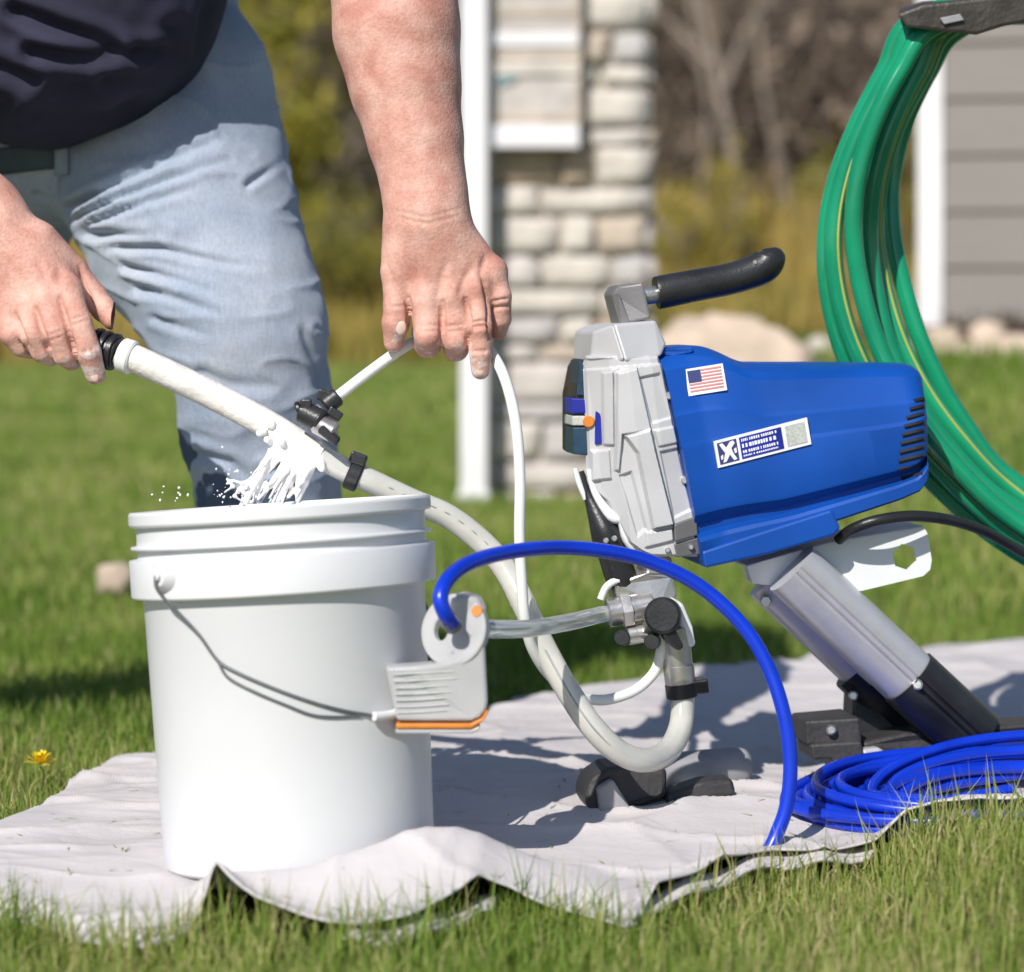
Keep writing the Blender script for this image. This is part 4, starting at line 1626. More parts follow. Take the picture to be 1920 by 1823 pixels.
    rod('plug_collar', S(1176, 1192, .03), S(1212, 1186, .03), .0105, m_steel, o, n=20)
    rod('small_valve_tip', S(1226, 1202, .030), S(1222, 1204, .000), .0085, m_black, o, n=16)
    rod('inlet_tube', S(1262, 1176, .03), S(1276, 1286, .03), .0175, m_steel, o, r2=.0150)
    rod('inlet_collar', S(1272, 1246, .03), S(1276, 1284, .03), .0170, m_steel, o, r2=.0165)
    rod('hose_clamp', S(1276, 1280, .03), S(1279, 1308, .03), .0172, m_black, o)
    spr('clamp_tab', [(1288, 1280, .018), (1328, 1273, .016), (1331, 1300, .016), (1292, 1304, .018)], .042, m_black, o, .002)
    # --- bracket plate with a real hole
    pl = [(1400, 1062), (1424, 1054), (1560, 1016), (1731, 988), (1738, 1000), (1746, 1050), (1743, 1068), (1730, 1080), (1614, 1108), (1450, 1098), (1410, 1094)]
    hole = [(1695 + 24 * math.cos(a), 1044 + 25 * math.sin(a)) for a in np.linspace(.3, .3 + 2 * math.pi, 6, endpoint=False)]
    me = bpy.data.meshes.new('mounting_plate')
    bm = bmesh.new()
    for ring in (pl, hole):
        vs_ = [bm.verts.new(S(x, y, .045)) for x, y in ring]
        for i in range(len(vs_)):
            bm.edges.new((vs_[i], vs_[(i + 1) % len(vs_)]))
    bmesh.ops.triangle_fill(bm, edges=bm.edges, use_beauty=True)
    bmesh.ops.recalc_face_normals(bm, faces=bm.faces)
    bm.to_mesh(me)
    bm.free()
    me.materials.append(m_plate)
    mp = bpy.data.objects.new('mounting_plate', me)
    COL.objects.link(mp)
    setpar(mp, o)
    sm = mp.modifiers.new('solid', 'SOLIDIFY')
    sm.thickness = .004
    sm.offset = 0
    spr('plate_flange', [(1400, 1060, .045), (1560, 1014, .045), (1732, 986, .045), (1732, 992, .045), (1560, 1021, .045), (1402, 1066, .045)], .13, m_plate, mp, .001)
    spr('rear_plate', [(x - 8, y - 4, .125) for x, y in [(1400, 1062), (1560, 1016), (1640, 1004), (1630, 1096), (1450, 1098), (1410, 1094)]], .130, m_plate, o, .001)
    # --- leaning oval legs: near and far
    ND = np.array([219., 205.]) / 300.0

    def legmesh(nm, args, mat, par):
        # finer angular sampling on the near face for the grooves
        cx, cy, wt, wb, L0, L1, half, dep0 = args
        q = np.array([ND[1], -ND[0]])
        ys = np.concatenate([np.linspace(-1, -.3, 8), np.linspace(-.25, .25, 21), np.linspace(.3, 1, 8)])
        ring = []
        for y in ys:
            z = -math.sqrt(max(0, 1 - abs(y) ** 2.1))
            g = sum(.0032 * math.exp(-((y - gc) / .045) ** 2) for gc in (-.11, .11))
            ring.append((y, dep0 * z + g))
        for y in ys[::-1][1:-1]:
            ring.append((y, dep0 * math.sqrt(max(0, 1 - abs(y) ** 2.6))))
        V = []
        for (s, w) in ((L0, wt), (L1, wb)):
            for y, dz in ring:
                pt = np.array([cx, cy]) + ND * s + q * half * y
                V.append(S(pt[0], pt[1], w) + SNRM * dz)
        n = len(ring)
        F = [[k, (k + 1) % n, n + (k + 1) % n, n + k] for k in range(n)] + [list(range(n))[::-1], [n + k for k in range(n)]]
        ob = mesh(nm, V, F, mat, par)
        bm = bmesh.new()
        bm.from_mesh(ob.data)
        bmesh.ops.recalc_face_normals(bm, faces=bm.faces)
        bm.to_mesh(ob.data)
        bm.free()
        return smoothby(ob, 50)
    legmesh('leg_tube', (1484, 1066, .026, .081, 0, 302, 57, .027), m_alu, o)
    b1 = legmesh('leg_boot', (1484, 1066, .081, .118, 298, 470, 61, .0305), m_black, o)
    legmesh('leg_tube', (1438, 1084, .105, .150, 0, 270, 46, .017), m_alu, o)
    b2 = legmesh('leg_boot', (1434, 1092, .148, .170, 232, 372, 50, .020), m_black, o)
    rod('boot_screw', S(1720, 1284, .066), S(1720, 1284, .0505), .0062, m_steel, b1, n=18, bev=.002)
    rod('boot_screw', S(1600, 1305, .140), S(1600, 1305, .127), .0058, m_steel, b2, n=18, bev=.002)
    rod('bracket_bolt', S(1436, 1128, .105), S(1436, 1128, .087), .0065, m_steel, o, n=6)
    # --- base of the stand
    spr('base_bar', [(1618, 1392, .10), (1700, 1374, .10), (2200, 1336, .12), (2200, 1386, .12), (1720, 1416, .10), (1628, 1432, .10)], .16, m_rub, o, .004)
    spr('base_web', [(1600, 1300, .150), (1650, 1330, .146), (1705, 1390, .140), (1600, 1400, .14)], .19, m_black, o, .003)
    spr('base_clamp', [(1510, 1352, .10), (1612, 1346, .09), (1617, 1394, .09), (1512, 1398, .10)], .16, m_rub, o, .003)
    spr('base_clamp', [(1520, 1396, .092), (1616, 1390, .085), (1626, 1452, .085), (1576, 1454, .088), (1560, 1424, .09), (1524, 1426, .092)], .15, m_rub, o, .003)
    rod('clamp_screw', S(1559, 1369, .10), S(1559, 1369, .087), .0058, m_steel, o, n=18, bev=.002)
    spr('base_block', [(1616, 1406, .088), (1650, 1402, .088), (1662, 1412, .088), (1666, 1440, .088), (1622, 1446, .088)], .19, m_alu, o, .004, 3)
    # --- feet lying on the cloth
    spr('front_foot', [(1096, 1492, .01), (1108, 1462, .01), (1140, 1440, .012), (1196, 1436, .012), (1252, 1440, .015), (1252, 1496, .012), (1204, 1512, .006), (1122, 1530, .004), (1102, 1516, .006)], .075, m_rub, o, .008, 3)
    spr('foot_pad', [(1120, 1480, -.001), (1150, 1462, -.001), (1186, 1520, -.003), (1126, 1530, -.003)], .02, m_grub, o, .003)
    spr('foot_bar', [(1250, 1490, .012), (1320, 1466, .014), (1374, 1460, .016), (1382, 1490, .014), (1252, 1512, .010)], .05, m_rub, o, .005, 3)
    pts = [np.append(S(x, y, .13), r) for x, y, r in ((1200, 1452, .021), (1330, 1442, .022), (1386, 1437, .021), (1402, 1436, .016), (1409, 1436, .006))]
    tube('rear_foot', pts, 0, m_grub, o, 18, 4)
    # --- power cord
    tube('power_cord', [S(x, y, w) for x, y, w in ((1572, 1012, .03), (1600, 992, .01), (1650, 975, .0), (1720, 968, .01), (1800, 980, .04), (1880, 1014, .08), (1980, 1080, .12), (2080, 1200, .2), (2140, 1330, .3), (2180, 1350, .45))], .0062, m_black, o, 10, 8)
    return o


sprayer()


# ------------------------------------------------------------------ hoses
def suction():
    o = empty('suction_hose', P(1200, 1440, 2.68), 'thick milky suction hose, paint coated at the left hand end, looping to the sprayer', 'hose')
    # paint coated stretch from the hand to the clamps
    a = [(222, 658, 2.70), (260, 676, 2.70), (330, 708, 2.70), (420, 752, 2.70), (500, 795, 2.69), (560, 832, 2.68), (600, 855, 2.68)]
    rr = [.0135, .0150, .0150, .0152, .0152, .0150, .0148]
    tube('coated_length', [np.append(P(*p), r) for p, r in zip(a, rr)], 0, m_coated, o, 18, 8)
    b = [(590, 850, 2.68), (640, 878, 2.68), (700, 905, 2.68), (770, 938, 2.685), (840, 968, 2.69), (905, 1018, 2.69), (950, 1072, 2.68), (990, 1150, 2.66), (1022, 1218, 2.65), (1062, 1290, 2.64), (1110, 1362, 2.63), (1160, 1410, 2.64), (1210, 1426, 2.66), (1252, 1408, 2.70), (1276, 1362, 2.735)]
    pts = [P(*p) for p in b] + [S(1280, 1300, .03), S(1277, 1284, .03)]
    tube('hose_length', pts, .0128, m_milky, o, 18, 8)
    tube('hose_stripe', [P(x, y, d - .0128) for x, y, d in b[8:13]], .0011, m_ink, o, 6, 8)
    hp = spline([P(*p) for p in b[2:7]], 8)
    for k in range(3, 30, 3):
        u_, v_ = np.array(hp[k]), np.array(hp[k + 1])
        off = np.array([.002, -.0126, .003])
        tube('printed_mark', [u_ + off, (u_ + v_) / 2 + off, v_ + off], .0007, m_ink, o, 5, 1)
    # end fitting in the left hand
    A, B = P(150, 640, 2.715), P(250, 672, 2.70)
    ax = (B - A) / np.linalg.norm(B - A)
    q = lambda t: A + ax * t
    rod('end_barrel', q(-.01), q(.045), .017, m_black, o)
    for t in (.020, .030, .040):
        rod('barrel_ring', q(t - .003), q(t + .003), .0205, m_black, o, n=14)
    rod('collar', q(.049), q(.064), .0185, m_whitetube, o, n=28, bev=.002)
    # clamps holding the thin return tube
    C = P(598, 800, 2.665)
    for nm, p0, p1, r, m in (('clamp_barrel', (566, 772, 2.662), (606, 792, 2.652), .0125, m_black), ('clamp_ring', (556, 770, 2.66), (566, 766, 2.66), .009, m_black), ('clamp_body', (592, 792, 2.655), (628, 812, 2.652), .0115, m_steel),
                             ('clamp_jaw', (600, 802, 2.645), (634, 830, 2.645), .0055, m_black), ('tube_ring', (608, 762, 2.665), (634, 742, 2.668), .0105, m_black), ('tube_ring', (598, 774, 2.662), (606, 767, 2.663), .0085, m_dgrey)):
        rod(nm, P(*p0), P(*p1), r, m, o, n=16, bev=.002)
    box('clamp_lug', P(574, 757, 2.655), (.012, .012, .010), m_black, o, bev=.002)
    box('clamp_lug', P(628, 776, 2.66), (.016, .010, .010), m_black, o, rot=Matrix.Rotation(.6, 4, 'Y'), bev=.002)
    box('clamp_lug', P(608, 742, 2.665), (.014, .012, .012), m_black, o, rot=Matrix.Rotation(.3, 4, 'Y'), bev=.002)
    rod('hose_clip', P(652, 886, 2.68), P(676, 896, 2.68), .0168, m_black, o, n=20, bev=.002)
    box('clip_lug', P(672, 860, 2.675), (.018, .016, .012), m_black, o, rot=Matrix.Rotation(.35, 4, 'Y'), bev=.002)
    # paint clinging to it
    f = SDF(P(395, 960, 2.63) - .01, P(655, 770, 2.74) + .02, .0012)
    rs = np.random.default_rng(3)
    for i in range(9):
        t = rs.random()
        p = P(500 + 100 * t + rs.normal(0, 6), 802 + 56 * t + rs.normal(0, 8), 2.672)
        f.cap(p, p + rs.normal(0, .006, 3), .0050 * rs.uniform(.5, 1.3), .004, .004)
    # thin broken sheets falling from the hose (flattened in depth)
    for (x0, y0, r0, x1, y1, r1) in ((528, 834, .012, 506, 868, .007), (506, 868, .007, 484, 904, .0035), (560, 852, .010, 538, 884, .005), (538, 884, .005, 508, 912, .0025), (576, 864, .009, 562, 890, .004)):
        f.cap(P(x0, y0, 2.668), P(x1, y1, 2.667), r0, r1, .003, sy=4.0)
    for i in range(30):
        t = rs.random()
        x0, y0 = 506 + 84 * t, 828 + 46 * t
        x2, y2 = 446 + 116 * t + rs.normal(0, 6), 952 - 22 * abs(rs.normal(0, 1))
        xm, ym = x0 * .55 + x2 * .45 + rs.normal(0, 5), y0 * .5 + y2 * .5
        q = rs.uniform(.0011, .0024)
        dj_ = rs.normal(0, .006)
        f.chain([(P(x0, y0, 2.672), q * 1.7), (P(xm, ym, 2.668 + dj_), q), (P(x2, min(y2, 950), 2.666 + dj_), q * rs.uniform(.5, 1))], .003)
    runs = [([(490, 892), (474, 918), (458, 938), (452, 948)], (.004, .0034, .0030, .0026)), ([(498, 905), (480, 930), (470, 948)], (.0028, .0020, .0018)),
            ([(562, 885), (557, 920), (556, 958)], (.0042, .0019, .0017)), ([(520, 900), (500, 918), (484, 938)], (.003, .0022, .0014)), ([(478, 900), (455, 906), (436, 902), (424, 908)], (.0028, .0018, .0014, .0012)),
            ([(470, 912), (448, 918), (440, 930), (454, 940)], (.0024, .0016, .0015, .0012)), ([(425, 898), (438, 912), (420, 924)], (.0014, .0016, .0012)), ([(452, 916), (466, 944)], (.0022, .0022)), ([(600, 868), (604, 878)], (.006, .004)),
            ([(545, 905), (549, 925)], (.0022, .0012))]
    for pts, r in runs:
        pp = [P(x, y, 2.668) + np.array([0, rs.normal(0, .003), 0]) for x, y in pts]
        f.chain(list(zip(pp, r)), .003)
    V, F = f.out()
    V = relax(V, F, 1)
    mesh('paint_run', V, F, m_paint, o)
    # flung droplets
    VV, FF = [], []
    for i in range(44):
        if i < 32:
            x, y = rs.normal(440, 30), rs.normal(912, 24)
        else:
            x, y = rs.uniform(285, 420), rs.normal(930, 14)
        if y > 955:
            continue
        bm = bmesh.new()
        bmesh.ops.create_icosphere(bm, subdivisions=1, radius=1)
        co = np.array([v.co[:] for v in bm.verts]) * rs.uniform(.0005, .0017) * np.array([1, 1, rs.uniform(.8, 1.5)])
        b0 = sum(map(len, VV))
        VV.append(co + P(x, y, rs.uniform(2.60, 2.72)))
        FF += [[b0 + v.index for v in f_.verts] for f_ in bm.faces]
        bm.free()
    dr = mesh('paint_droplets', np.concatenate(VV), FF, m_paint)
    tag(dr, 'white paint droplets splashing above the bucket rim', 'paint splash', kind='stuff')


def thin_tube():
    o = empty('return_tube', P(985, 1150, 2.63), 'thin white return tube held in the hand and looping down to the sprayer valve', 'hose')
    pts = [P(*p) for p in ((612, 760, 2.665), (640, 738, 2.668), (700, 692, 2.672), (760, 650, 2.685), (800, 632, 2.70), (850, 630, 2.70), (893, 640, 2.685), (925, 668, 2.66), (950, 720, 2.64), (968, 800, 2.625), (975, 900, 2.62), (974, 1000, 2.62), (978, 1090, 2.62), (984, 1160, 2.625), (1000, 1220, 2.64), (1040, 1275, 2.67), (1110, 1312, 2.71), (1180, 1300, 2.735))] + [S(1226, 1262, .03), S(1240, 1215, .025), S(1238, 1190, .025)]
    tube('tube_length', pts, .0058, m_whitetube, o, 12, 8)


def clear_tube():
    o = empty('clear_tube', P(1030, 1170, 2.6), 'short clear plastic tube running from the jug to the pump outlet', 'hose')
    tube('tube_length', [P(905, 1178, 2.44), P(940, 1180, 2.47), P(1000, 1178, 2.54), P(1070, 1166, 2.64), S(1120, 1154, .03), S(1158, 1146, .03)], .0088, m_clear, o, 16, 8)


def blue_hose():
    o = empty('blue_paint_hose', P(1500, 1560, 2.7), 'glossy blue paint hose arching over the cloth and coiled at the lower right', 'hose')
    arc = [(848, 1170, 2.385), (834, 1150, 2.375), (826, 1120, 2.375), (840, 1086, 2.39), (880, 1056, 2.42), (950, 1036, 2.47), (1040, 1027, 2.52), (1130, 1033, 2.55), (1220, 1054, 2.57), (1310, 1098, 2.58), (1390, 1170, 2.58), (1440, 1250, 2.575), (1470, 1340, 2.565), (1482, 1430, 2.56), (1475, 1510, 2.555), (1456, 1565, 2.55), (1442, 1592, 2.545)]
    a = [P(*p) for p in arc]
    a[-1] = P(1443, 1594, 2.545)
    tube('arch', a, .0074, m_blueh, o, 16, 8)
    rod('hose_end', P(838, 1160, 2.382), P(852, 1176, 2.392), .0085, m_dgrey, o)
    rs = np.random.default_rng(8)
    # coil: loops piled on the cloth, centre beyond the right edge
    cx, cd = .615, 2.735
    for k in range(17):
        if k < 10:
            rx = .325 - .0062 * k + rs.normal(0, .005)
            ry = .172 - .0055 * k + rs.normal(0, .007)
        else:
            rx = .238 - .006 * (k - 10) + rs.normal(0, .006)
            ry = .125 - .006 * (k - 10) + rs.normal(0, .006)
        ox, oy = rs.normal(0, .004), rs.normal(0, .009)
        lev = .013 + .0065 * (k % 4)
        tl = rs.uniform(-.1, .1)
        pts = []
        n = 18
        ph = rs.uniform(0, 6.28)
        for i in range(n):
            th = 2 * math.pi * i / n
            x = cx + ox + rx * math.cos(th + tl) * (1 + .03 * math.sin(3 * th + ph))
            y = cd + oy + ry * math.sin(th) + .03 * math.cos(th)
            z = lev + .005 * math.sin(2 * th + ph) + .03 * max(0, math.sin(th)) * (k % 6) / 5 + .02 * max(0, math.cos(th))
            pts.append((x, y + CAMY, z))
        tube('coil_loop', pts, .0062, m_blueh, o, 9, 4, closed=True)
    tube('coil_tail', [P(1628, 1462, 2.80), P(1634, 1490, 2.74), P(1664, 1512, 2.68), P(1720, 1514, 2.66), P(1790, 1500, 2.66), P(1900, 1480, 2.68)], .0062, m_blueh, o, 9, 6)


def green_hose():
    o = empty('green_garden_hose', P(2000, 1100, 3.05), 'thick green garden hose hanging in a loose coil at the right', 'hose')
    A = [(1712, 40), (1655, 130), (1600, 235), (1560, 340), (1543, 450), (1552, 560), (1585, 670), (1645, 775), (1735, 885), (1876, 1010), (2000, 1075)]
    H = [(1792, 62), (1745, 140), (1702, 230), (1676, 330), (1672, 430), (1688, 530), (1716, 630), (1756, 720), (1806, 800), (1876, 885), (2000, 965)]
    tail = [(2150, 1040), (2290, 880), (2330, 620), (2250, 250), (2080, 20), (1900, -20)]
    rs = np.random.default_rng(2)
    for k, (f, dd) in enumerate(((0, 2.97), (.20, 2.945), (.44, 2.925), (.63, 2.97), (.82, 3.005), (1.0, 3.04))):
        pts = []
        for i, (p, q) in enumerate(zip(A, H)):
            j = np.array([7 * math.sin(.55 * i + 2.1 * k), 2 * math.cos(.5 * i + k)]) if 0 < i < 10 else rs.normal(0, 2, 2)
            pts.append(P(p[0] + (q[0] - p[0]) * f + j[0], p[1] + (q[1] - p[1]) * f + j[1], dd + .006 * math.sin(i + k)))
        for p in tail:
            c = (2010, 560)
            s = 1 - .06 * f
            pts.append(P(c[0] + (p[0] - c[0]) * s + rs.normal(0, 8), c[1] + (p[1] - c[1]) * s + rs.normal(0, 8) + 10 * k * (1 if p[1] < 400 else 0) * .3, dd + .02))
        lp = tube('hose_loop', pts, .0108, m_green, o, 14, 10, closed=True)
        if k in (1, 4):
            tube('stripe', [q + np.array([.0045, -.0093, .002]) for q in pts], .0016, m_stripe, lp, 6, 10, closed=True)
    # hanger it rests on
    h = empty('hose_hanger', P(1900, 1440, 3.02), 'dark iron hose hanger arm at the top right corner', 'hose hanger')
    h.location.z = -.04
    pl = [(1682, 26), (1730, 8), (1990, -20), (1990, 30), (1880, 50), (1830, 66), (1700, 52)]
    prism('saddle', [P(x, y, 2.90) for x, y in pl], [P(x, y - 6, 3.10) for x, y in pl], m_iron, h, .004)
    prism('nameplate', [P(x, y, 2.895) for x, y in ((1762, 34), (1800, 26), (1808, 38), (1770, 46))], [P(x, y, 2.91) for x, y in ((1762, 34), (1800, 26), (1808, 38), (1770, 46))], m_grub, h, .001)
    px = P(1985, 0, 3.0)[0]
    zt = P(0, -5, 3.0)[2]
    box('post', (px + .32, 3.02 + CAMY, (zt + .1) / 2 - .05), (.045, .045, zt + .2), m_iron, h, bev=.004)
    box('arm', (px + .15, 3.0 + CAMY, zt), (.36, .05, .03), m_iron, h, bev=.004)


suction()
thin_tube()
clear_tube()
blue_hose()
green_hose()


# ------------------------------------------------------------------ dandelion
def dandelion(px, py, d, label):
    p = P(px, py, d)
    o = empty('dandelion', (p[0], p[1], -.04), label, 'flower')
    tube('stem', [(p[0], p[1], -.04), (p[0] + .004, p[1], p[2] * .4), tuple(p - np.array([0, 0, .004]))], .0013, m_leafy, o, 6, 4)
    V, F = [], []
    rs = np.random.default_rng(1)
    for k in range(70):
        a = rs.uniform(0, 2 * np.pi)
        e = rs.uniform(0, 1.35)
        L = .019 * rs.uniform(.8, 1.1)
        dr = np.array([math.cos(a) * math.cos(e), math.sin(a) * math.cos(e), math.sin(e) * .8])
        u = np.cross(dr, [0, 0, 1.0])
        u /= np.linalg.norm(u) + 1e-9
        b = len(V)
        V += [p - u * .0006, p + u * .0006, p + dr * L + u * .0014, p + dr * L - u * .0014]
        F.append([b, b + 1, b + 2, b + 3])
    mesh('petals', V, F, M('yellow_petal', (.85, .62, .01), .6), o)


dandelion(75, 1432, 2.94, 'yellow dandelion in the grass left of the drop cloth')


# ------------------------------------------------------------------ person
def person():
    o = empty('person', P(300, 1430, 3.1), 'person in navy shirt and faded jeans bending over the bucket, holding the hoses', 'person')
    o.location.z = -.02
    C = lambda px, py, d: P(px, py, d)
    # ---- right-of-picture arm and hand (fine)
    D = 2.665
    f = SDF(P(560, 740, 2.56), P(1000, -190, 2.86) + np.array([.02, 0, 0]), .0015)
    f.chain([(C(722, -190, 2.745), .064), (C(736, -60, 2.725), .067), (C(744, 60, 2.705), .0635), (C(760, 160, 2.695), .055), (C(779, 260, 2.685), .0465), (C(795, 350, 2.675), .0405), (C(803, 410, D), .0385)], .02)
    f.cap(C(812, 392, D), C(838, 450, D), .030, .030, .02)
    f.cap(C(786, 400, D), C(772, 470, D), .030, .026, .02)
    # back of the hand: metacarpals
    w0 = C(806, 420, D)
    mcp = {'i': C(797, 556, D - .008), 'm': C(850, 546, D - .010), 'r': C(893, 530, D - .007), 'p': C(924, 508, D + .002)}
    for key, ra, rb in (('i', .026, .0175), ('m', .027, .0175), ('r', .025, .0165), ('p', .022, .0145)):
        f.cap(w0 + (mcp[key] - w0) * .12, mcp[key], ra, rb, .014)
    f.cap(C(800, 470, D + .008), C(870, 480, D + .008), .022, .022, .015)
    # tendons
    for key in ('i', 'm', 'r'):
        a = w0 + (mcp[key] - w0) * .35 + np.array([0, -.0215, 0])
        b = mcp[key] + np.array([0, -.0135, 0.004])
        f.cap(a, b, .0022, .0034, .006)
    for key in ('i', 'm', 'r', 'p'):
        f.cap(mcp[key] + np.array([0, -.0075, 0]), mcp[key] + np.array([0, -.009, -.004]), .0125 if key != 'p' else .010, .0115 if key != 'p' else .009, .006)
    kf = .0018
    # index: knuckle forward, folded back round the tube
    f.chain([(mcp['i'], .0165), (C(803, 628, D - .020), .0150)], kf, k0=.009)
    f.chain([(C(803, 628, D - .020), .0150), (C(802, 646, D + .004), .0140), (C(794, 640, D + .030), .0125), (C(790, 622, D + .044), .0110)], kf)
    f.chain([(mcp['m'], .0160), (C(855, 636, D - .016), .0142)], kf, k0=.009)
    f.chain([(C(855, 636, D - .016), .0142), (C(855, 654, D + .008), .0132), (C(850, 646, D + .034), .0118), (C(846, 628, D + .046), .0105)], kf)
    # ring finger long and straight down
    f.chain([(mcp['r'], .0145), (C(898, 612, D - .021), .0132), (C(901, 662, D - .020), .0118), (C(901, 694, D - .016), .0100)], kf, k0=.008)
    f.cap(C(898, 610, D - .024), C(898, 616, D - .024), .0126, .0126, .003)
    # little finger curled
    f.chain([(mcp['p'], .0130), (C(938, 556, D - .004), .0118), (C(940, 598, D + .004), .0105), (C(934, 622, D + .014), .0092)], kf, k0=.008)
    # thumb
    f.chain([(C(770, 440, D + .004), .026), (C(748, 510, D - .002), .0185), (C(745, 574, D - .006), .0140), (C(742, 606, D - .006), .0140), (C(738, 642, D), .0105)], .004, k0=.016)
    # joint creases
    for pts in ([(884, 608), (914, 606)], [(886, 614), (914, 613)], [(926, 574), (954, 570)], [(926, 583), (955, 580)]):
        dd = D - .036 if pts[0][0] < 920 else D - .016
        f.cap(C(*pts[0], dd), C(*pts[1], dd), .0016, .0016, .003, sub=True)
    V1, F1 = f.out()
    V1 = relax(V1, F1, 1, .5)
    V1 = crease(V1, F1, (([(764, 560), (768, 592), (770, 626)], .0045, 5), ([(829, 566), (830, 610), (829, 652)], .0050, 5), ([(874, 562), (879, 610), (879, 664)], .0052, 5), ([(908, 528), (917, 570), (920, 636)], .0050, 5),
                         ([(838, 612), (868, 609)], .0013, 3.5), ([(840, 622), (868, 620)], .0012, 3.5), ([(785, 612), (822, 610)], .0012, 3.5), ([(786, 622), (822, 621)], .0012, 3.5),
                         ([(884, 604), (914, 600)], .0022, 3.5), ([(885, 614), (915, 611)], .0022, 3.5), ([(887, 660), (915, 658)], .0016, 3.5), ([(924, 566), (953, 560)], .0020, 3.5), ([(926, 578), (955, 574)], .0020, 3.5),
                         ([(730, 576), (760, 574)], .0012, 3.5), ([(726, 500), (745, 540), (762, 560)], .0022, 6), ([(885, 500), (868, 530), (860, 560)], .0018, 7), ([(838, 490), (826, 530), (824, 560)], .0018, 7), ([(910, 480), (902, 510), (906, 530)], .0020, 6),
                         ([(745, 408), (800, 420), (860, 404)], .0010, 5), ([(744, 396), (800, 408), (862, 392)], .0008, 4)))
    # ---- left-of-picture hand and forearm
    E = 2.72
    f = SDF(P(-330, 760, 2.60), P(260, 60, 2.92), .0019)
    f.chain([(C(-325, 95, 2.86), .048), (C(-230, 200, 2.82), .052), (C(-120, 310, 2.775), .046), (C(-30, 400, 2.745), .0385), (C(0, 430, 2.735), .037)], .02)
    w0 = C(10, 442, 2.735)
    mcp = {'i': C(122, 548, E - .010), 'm': C(84, 560, E - .016), 'r': C(44, 572, E - .012), 'p': C(6, 580, E - .002)}
    for key, ra, rb in (('i', .027, .019), ('m', .028, .0185), ('r', .026, .0175), ('p', .024, .016)):
        f.cap(w0 + (mcp[key] - w0) * .1, mcp[key], ra, rb, .014)
    f.cap(C(50, 480, E + .006), C(80, 520, E + .004), .024, .024, .016)
    for key in ('i', 'm', 'r'):
        f.cap(w0 + (mcp[key] - w0) * .4 + np.array([0, -.023, 0]), mcp[key] + np.array([0, -.014, .004]), .0022, .0034, .006)
        f.cap(mcp[key] + np.array([0, -.008, 0]), mcp[key] + np.array([0, -.009, -.004]), .0125, .0115, .006)
    f.chain([(mcp['i'], .0172), (C(146, 606, E - .034), .0150), (C(166, 660, E - .036), .0134), (C(179, 702, E - .026), .0110)], kf, k0=.009)
    f.chain([(mcp['m'], .0168), (C(104, 626, E - .040), .0146), (C(122, 664, E - .034), .0130), (C(134, 676, E - .012), .0112)], kf, k0=.009)
    f.chain([(mcp['r'], .0160), (C(62, 628, E - .038), .0140), (C(80, 658, E - .032), .0126), (C(96, 668, E - .010), .0110)], kf, k0=.009)
    f.chain([(mcp['p'], .0145), (C(20, 626, E - .026), .0125), (C(40, 650, E - .020), .0112), (C(58, 656, E - .004), .0098)], kf, k0=.008)
    f.chain([(C(70, 460, E + .012), .026), (C(134, 510, E + .022), .0175), (C(176, 556, E + .022), .0140), (C(194, 580, E + .016), .0132), (C(210, 602, E + .008), .0098)], .004, k0=.014)
    V2, F2 = f.out()
    V2 = relax(V2, F2, 1, .5)
    V2 = crease(V2, F2, (([(112, 560), (126, 610), (142, 672)], .0050, 5), ([(66, 580), (82, 630), (96, 672)], .0050, 5), ([(28, 590), (42, 630), (56, 662)], .0045, 5), ([(150, 500), (164, 545), (184, 606)], .0040, 5),
                         ([(132, 600), (160, 590)], .0018, 3.5), ([(135, 610), (163, 600)], .0018, 3.5), ([(154, 662), (182, 652)], .0016, 3.5), ([(90, 630), (116, 620)], .0016, 3.5), ([(92, 640), (118, 630)], .0014, 3.5),
                         ([(70, 490), (88, 525)], .0016, 7), ([(110, 500), (112, 535)], .0016, 7)))
    # ---- trunk, upper arms, neck and head (coarse, mostly under the shirt / out of frame)
    f = SDF((-1.05, .18, .45), (.12, .85, 1.56), .007)
    shL, shR = C(575, -470, 2.98), C(-60, -470, 3.02)
    f.chain([(shL, .062), (C(735, -140, 2.74), .054), (C(728, -170, 2.742), .060)], .03)
    f.chain([(shR, .062), (C(-335, 50, 2.88), .046), (C(-318, 110, 2.855), .046)], .02)
    f.chain([(C(150, 20, 3.06), .12), (C(200, -250, 3.05), .125), (C(255, -440, 3.0), .12)], .05)
    f.cap(shL, shR, .06, .06, .05)
    neck, head = C(262, -600, 2.86), C(268, -760, 2.76)
    f.cap(C(258, -480, 2.96), neck, .062, .055, .03)
    f.cap(head + np.array([0, .02, .02]), head + np.array([0, 0, -.02]), .088, .082, .03)
    f.cap(head + np.array([0, -.045, -.05]), head + np.array([0, -.05, -.065]), .045, .04, .03)
    f.cap(head + np.array([0, -.088, -.015]), head + np.array([0, -.100, -.03]), .008, .013, .012)
    for sx in (-1, 1):
        f.cap(head + np.array([sx * .082, 0, .0]), head + np.array([sx * .086, .005, -.03]), .016, .011, .006)
        f.cap(head + np.array([sx * .032, -.098, .002]), head + np.array([sx * .034, -.098, .002]), .011, .011, .008, sub=True)
        f.cap(head + np.array([sx * .032, -.078, .002]), head + np.array([sx * .033, -.078, .002]), .0125, .0125, .002)
    f.cap(head + np.array([-.022, -.092, -.064]), head + np.array([.022, -.092, -.064]), .004, .004, .004, sub=True)
    V3, F3 = f.out()
    V = np.concatenate([V1, V2, V3])
    F = np.concatenate([F1, F2 + len(V1), F3 + len(V1) + len(V2)])
    bx, by = topx(V)
    dust = np.zeros(len(V))
    n1, n2 = len(V1), len(V1) + len(V2)
